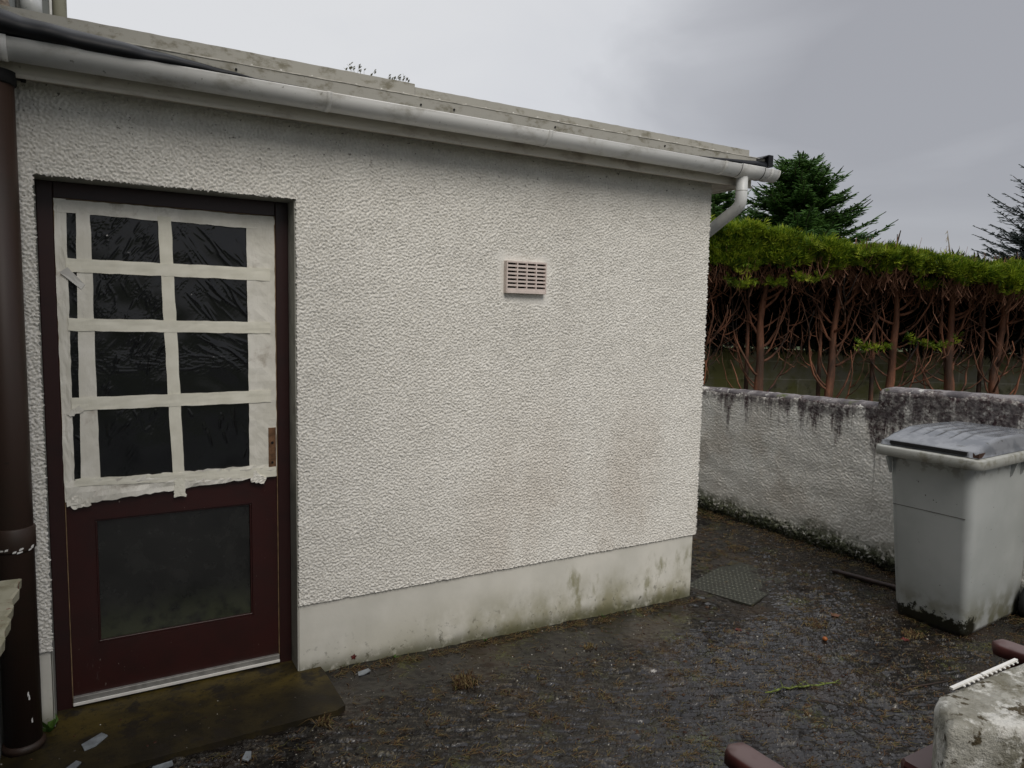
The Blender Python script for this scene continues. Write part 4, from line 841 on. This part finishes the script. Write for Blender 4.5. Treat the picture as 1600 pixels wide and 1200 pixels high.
k.tube(pts, [.004] * 5 + [.003, .0025, .002], 5); tag(k.out('dark_twig', MT_DARKTWIG, None, True), 'thin dark twig on the ground left of the notched white strip', 'twig')
k = B(); a = Vector((2.02, -1.19)); b_ = Vector((2.12, -1.30)); pts = [(a.lerp(b_, i / 5).x, a.lerp(b_, i / 5).y, ground(a.x, a.y) + .008) for i in range(6)]; k.tube(pts, [.003] * 4 + [.002, .0015], 5); tag(k.out('short_twig', MT_DARKTWIG), 'short dark twig just below the green mossy twig', 'twig')
# slate chips
for (x, y, s_, r_, lab) in ((.272, -.095, .034, .3, 'pale square slate chip on the ground just right of the doorstep'), (-.815, -.189, .052, .75, 'grey diamond slate chip on the mossy step near the brown pipe'), (-.319, -.53, .030, 1.2, 'small pale slate chip below the front edge of the step'), (-.60, -.44, .040, .2, 'slate chip cut by the bottom edge of the photo under the step'), (-.88, -.33, .034, .9, 'tan chip at the bottom left corner by the soil pipe')):
    zz = .013 if (y > -.39 and x < .1) else ground(x, y) + .002; k = B(); pl = [(-1, -.35), (-.3, -.62), (.95, -.40), (1.05, .28), (.2, .35), (-.55, .42)]; ca, sa = math.cos(r_), math.sin(r_)
    k.prism([(x + (px * ca - py * sa) * s_, y + (px * sa + py * ca) * s_) for px, py in pl], zz, zz + .005); tag(k.out('slate_chip', MT_SLATE), lab, 'slate chip', 'slate chips fallen near the doorstep')
# leaves, berry
def leaf(name, x, y, z, s_, mat, lab, cat, vert=False, a=.5):
    sh = [(0, -1), (.35, -.35), (.9, -.3), (.5, .15), (.6, .7), (0, .45), (-.55, .75), (-.5, .15), (-.9, -.25), (-.35, -.35)]; ca, sa = math.cos(a), math.sin(a); k = B()
    v = []
    for off in (0, .0015):
        for px, py in sh:
            qx, qy = (px * ca - py * sa) * s_, (px * sa + py * ca) * s_; cu = .25 * abs(px) * s_
            v.append((x + qx, y - .002 - off - cu, z + qy) if vert else (x + qx, y + qy, z + .002 + off + cu))
    n = len(sh); k.raw(v, [tuple(range(n - 1, -1, -1)), tuple(range(n, 2 * n))] + [(i, (i + 1) % n, n + (i + 1) % n, n + i) for i in range(n)]); return tag(k.out(name, mat), lab, cat)
leaf('red_leaf', .258, .006, .022, .017, MT_REDLEAF, 'small dark red leaf stuck to the white plinth near the step', 'leaf', True)
leaf('fallen_leaf', 2.30, -.50, ground(2.30, -.50), .024, MT_REDLEAF, 'red leaf on wet ground below the drain cover', 'leaf')
leaf('fallen_leaf', 3.02, -1.02, ground(3.02, -1.02), .028, MT_REDLEAF, 'red leaf on the ground left of the near corner of the bin', 'leaf', False, 1.4)
leaf('fallen_leaf', 2.98, -.62, ground(2.98, -.62), .036, simple("brown_leaf", (.13, .06, .035), .6, .3), 'curled brown leaf between drain cover and bin', 'leaf', False, 2.1)
k = B(); z_ = ground(2.64, -.80); k.loft([rrect(2.64, -.80, r_ * 2, r_ * 2, r_ * .95, z_ + q) for r_, q in ((.006, 0), (.012, .005), (.014, .011), (.011, .018), (.004, .022))]); tag(k.out('orange_berry', MT_ORANGE, None, True), 'small orange berry on the wet ground', 'berry')

def tuft(name, x, y, z, r, h_, n, mat, lab, cat, seed, group=None, flat=.5):
    rr = random.Random(seed); k = B()
    for i in range(n):
        a = rr.uniform(0, 2 * PI); q = r * math.sqrt(rr.random()) * .6; bx, by = x + math.cos(a) * q, y + math.sin(a) * q; b2 = rr.uniform(0, 2 * PI); L_ = h_ * rr.uniform(.5, 1.2); fl = rr.uniform(flat * .5, 1.3); w_ = .0018
        p0 = Vector((bx, by, z)); p1 = p0 + Vector((math.cos(b2) * L_ * fl * .5, math.sin(b2) * L_ * fl * .5, L_ * .6)); p2 = p0 + Vector((math.cos(b2) * L_ * fl * 1.2, math.sin(b2) * L_ * fl * 1.2, L_ * (.9 - .6 * fl) + .002)); s_ = Vector((-math.sin(b2), math.cos(b2), 0)) * w_
        k.raw([p0 - s_, p0 + s_, p1 + s_, p1 - s_, p2], [(0, 1, 2, 3), (3, 2, 4)])
    return tag(k.out(name, mat), lab, cat, group)
TF = [(.66, -.37, .095, .055, 170, 'largest straw-brown dead grass tuft near the middle of the plinth'), (-.0, -.43, .045, .05, 60, 'dead grass tuft with green blades below the corner of the step'), (2.78, -.63, .12, .02, 240, 'flat yellow-green moss and grass patch between drain cover and bin'), (1.42, -.31, .06, .02, 70, 'brown dead grass patch below the right half of the plinth'), (3.42, .54, .13, .02, 120, 'rusty brown grass patch in the passage by the garden wall'), (3.15, -.98, .10, .02, 160, 'yellow grass patch just left of the near corner of the bin')]
for i, (x, y, r, h_, n, lab) in enumerate(TF): tuft('grass_tuft', x, y, ground(x, y) - .001, r, h_, n, MT_STRAW, lab, 'grass tuft', 50 + i, 'dead grass tufts in the yard', .9)
def weed(x, y, z, s_, lab, seed, n=7):
    rr = random.Random(seed); k = B()
    for i in range(n):
        a = rr.uniform(-PI, PI); e_ = rr.uniform(.3, 1.2); L_ = s_ * rr.uniform(.6, 1.2); d = Vector((math.cos(a) * math.cos(e_), math.sin(a) * math.cos(e_), math.sin(e_))); q = Vector((-math.sin(a), math.cos(a), 0)) * L_ * .22; p = Vector((x, y, z)); c_ = p + d * L_ * .55
        k.raw([p, c_ + q, p + d * L_, c_ - q, c_ + Vector((0, 0, .003))], [(0, 1, 4), (1, 2, 4), (2, 3, 4), (3, 0, 4)])
    tag(k.out('weed', MT_GREEN), lab, 'weed', 'small green weeds')
weed(-.957, -.035, .012, .075, 'small green weed squeezed between the brown pipe and the door frame', 1, 9)
weed(.455, -.02, gz(.455), .03, 'green weed at the foot of the plinth nearest the step', 2)
weed(.95, -.03, gz(.95), .022, 'tiny weed at the foot of the plinth below the vent', 3)
weed(1.72, -.03, gz(1.72), .03, 'green weed under the algae-stained right part of the plinth', 4)
for i, (x, lab) in enumerate(((.28, 'sprig of wispy weed growing on the roof edge, left one'), (.44, 'sprig of wispy weed growing on the roof edge, right one'))):
    rr = random.Random(60 + i); k = B()
    for j in range(11):
        bx = x + rr.uniform(-.06, .06); h_ = rr.uniform(.012, .05); l_ = rr.uniform(-.03, .03); k.tube([(bx, -.03, 2.683), (bx + l_ * .4, -.03, 2.683 + h_ * .6), (bx + l_, -.03, 2.683 + h_)], [.0008, .0007, .0005], 3)
        for q in range(3): zz = 2.683 + h_ * rr.uniform(.4, 1); k.raw([(bx + l_ * .7, -.03, zz), (bx + l_ * .7 + .006, -.034, zz + .005), (bx + l_ * .7 + .010, -.03, zz + .012), (bx + l_ * .7 + .001, -.028, zz + .007)], [(0, 1, 2, 3)])
    tag(k.out('roof_weed', simple("wispy_weed" + 'ab'[i], (.10, .10, .06), .8, .3)), lab, 'weed', 'weeds on the roof edge')
k = B(); rr = random.Random(71)
for j in range(60): bx = .93 + rr.gauss(0, .045); k.tube([(bx, -.07 + rr.uniform(-.03, .03), 2.606), (bx + rr.uniform(-.012, .012), -.075, 2.606 + rr.uniform(.006, .022))], [.004, .001], 3)
tag(k.out('moss_clump', MT_GREENTWIG), 'yellow-green moss clump lodged on the roof edge', 'moss')

# uncountable litter: straw strands, grit, leaf bits
NZ = band((400, 400), .02, .06, .5, 77)
def dens(x, y): return NZ[int((y + 4) / .02) % 400, int((x + 2) / .02) % 400]
def inyard(x, y):
    if x > 4.03 or y > 2.4 or y < -2.4 or x < -1.1: return False
    if y > -.01 and x < 2.45: return False
    if -.45 < y and x < .12: return False
    return True
V = []; F = []; rr = random.Random(81); n = 0
while n < 24000:
    x = rr.uniform(-1, 4.03); y = rr.uniform(-1.9, 1.9); 
    if not inyard(x, y): continue
    near = abs(x - 4.0) < .15 or (abs(y + .03) < .05 and x < 2.43)
    if dens(x, y) < (.95 - (.9 if near else 0)) + rr.gauss(0, .28): continue
    if 2.5 < x < 3.2 and -.3 < y < .3 and rr.random() < .8: continue
    if not near and x < 2.9 and y > -.30 - .06 * max(0, min(1.2, x - .3)) - .04 and rr.random() < .85: continue
    z = ground(x, y) + .002; a = rr.gauss(-.35, .9); L_ = rr.uniform(.010, .055); w_ = rr.uniform(.0007, .0017); dx_, dy_ = math.cos(a), math.sin(a); s_ = (-dy_ * w_, dx_ * w_); c_ = rr.uniform(-.3, .3) * L_; n0 = len(V); zu = rr.uniform(.001, .006)
    mx_, my_ = x + dx_ * L_ * .5 - dy_ * c_, y + dy_ * L_ * .5 + dx_ * c_; ex, ey = x + dx_ * L_, y + dy_ * L_
    V += [(x - s_[0], y - s_[1], z), (x + s_[0], y + s_[1], z), (mx_ + s_[0], my_ + s_[1], z + zu), (mx_ - s_[0], my_ - s_[1], z + zu), (ex, ey, z + rr.uniform(0, .003))]; F += [(n0, n0 + 1, n0 + 2), (n0, n0 + 2, n0 + 3), (n0 + 3, n0 + 2, n0 + 4)]; n += 1
tag(link('straw_litter', np.array(V), np.array(F), MT_STRAW), 'scattered dead grass strands over the wet yard', 'grass litter', None, 'stuff')
def bits(name, count, smin, smax, mat, lab, cat, seed, th=0.6):
    rr = random.Random(seed); V = []; F = []; n = 0
    while n < count:
        x = rr.uniform(-1.1, 4.02); y = rr.uniform(-2.1, 2.0)
        onstep = (-.39 < y < .0 and x < .1)
        if onstep:
            if rr.random() < .8: continue
        elif not inyard(x, y): continue
        z = .012 if onstep else ground(x, y); s_ = rr.uniform(smin, smax) * (1.6 if rr.random() < .06 else 1); n0 = len(V); a = rr.uniform(0, 6); q = [(math.cos(a + i * PI * 2 / 5) * s_ * rr.uniform(.6, 1.1), math.sin(a + i * PI * 2 / 5) * s_ * rr.uniform(.6, 1.1)) for i in range(5)]
        V += [(x + px, y + py, z - .001) for px, py in q] + [(x + px * .6, y + py * .6, z + s_ * th * rr.uniform(.5, 1)) for px, py in q]
        F += [(n0 + i, n0 + (i + 1) % 5, n0 + 5 + (i + 1) % 5, n0 + 5 + i) for i in range(5)] + [(n0 + 5, n0 + 6, n0 + 7, n0 + 8), (n0 + 5, n0 + 8, n0 + 9, n0 + 9)][:1] + [(n0 + 5, n0 + 8, n0 + 9)]; n += 1
    me = link(name, V, F, mat); return tag(me, lab, cat, None, 'stuff')
bits('grit', 4200, .0018, .0058, MT_GRIT, 'small grit and pale stone bits scattered over the yard', 'grit', 91)
bits('leaf_litter', 1500, .004, .011, MT_LEAF, 'dark brown bits of dead leaf scattered over the yard', 'leaf litter', 92, .25)
# moss crust where the garden wall meets the yard
V, F = sprays(5200, lambda r, n: np.stack([4.045 - np.abs(r.standard_normal(n)) * .028, r.uniform(-3, 3.2, n), -.075 + np.abs(r.standard_normal(n)) * .045], 1), .018, lambda r, pos: r.standard_normal((len(pos), 3)) * .7 + np.array([-.6, 0, .5]), 95, 4, .005, .3)
tag(link('wall_moss', V, F, foliage("dark_moss", [(.010, .010, .006), (.02, .024, .008), (.045, .055, .014)], .8)), 'dark moss and debris along the foot of the garden wall', 'moss', None, 'stuff')
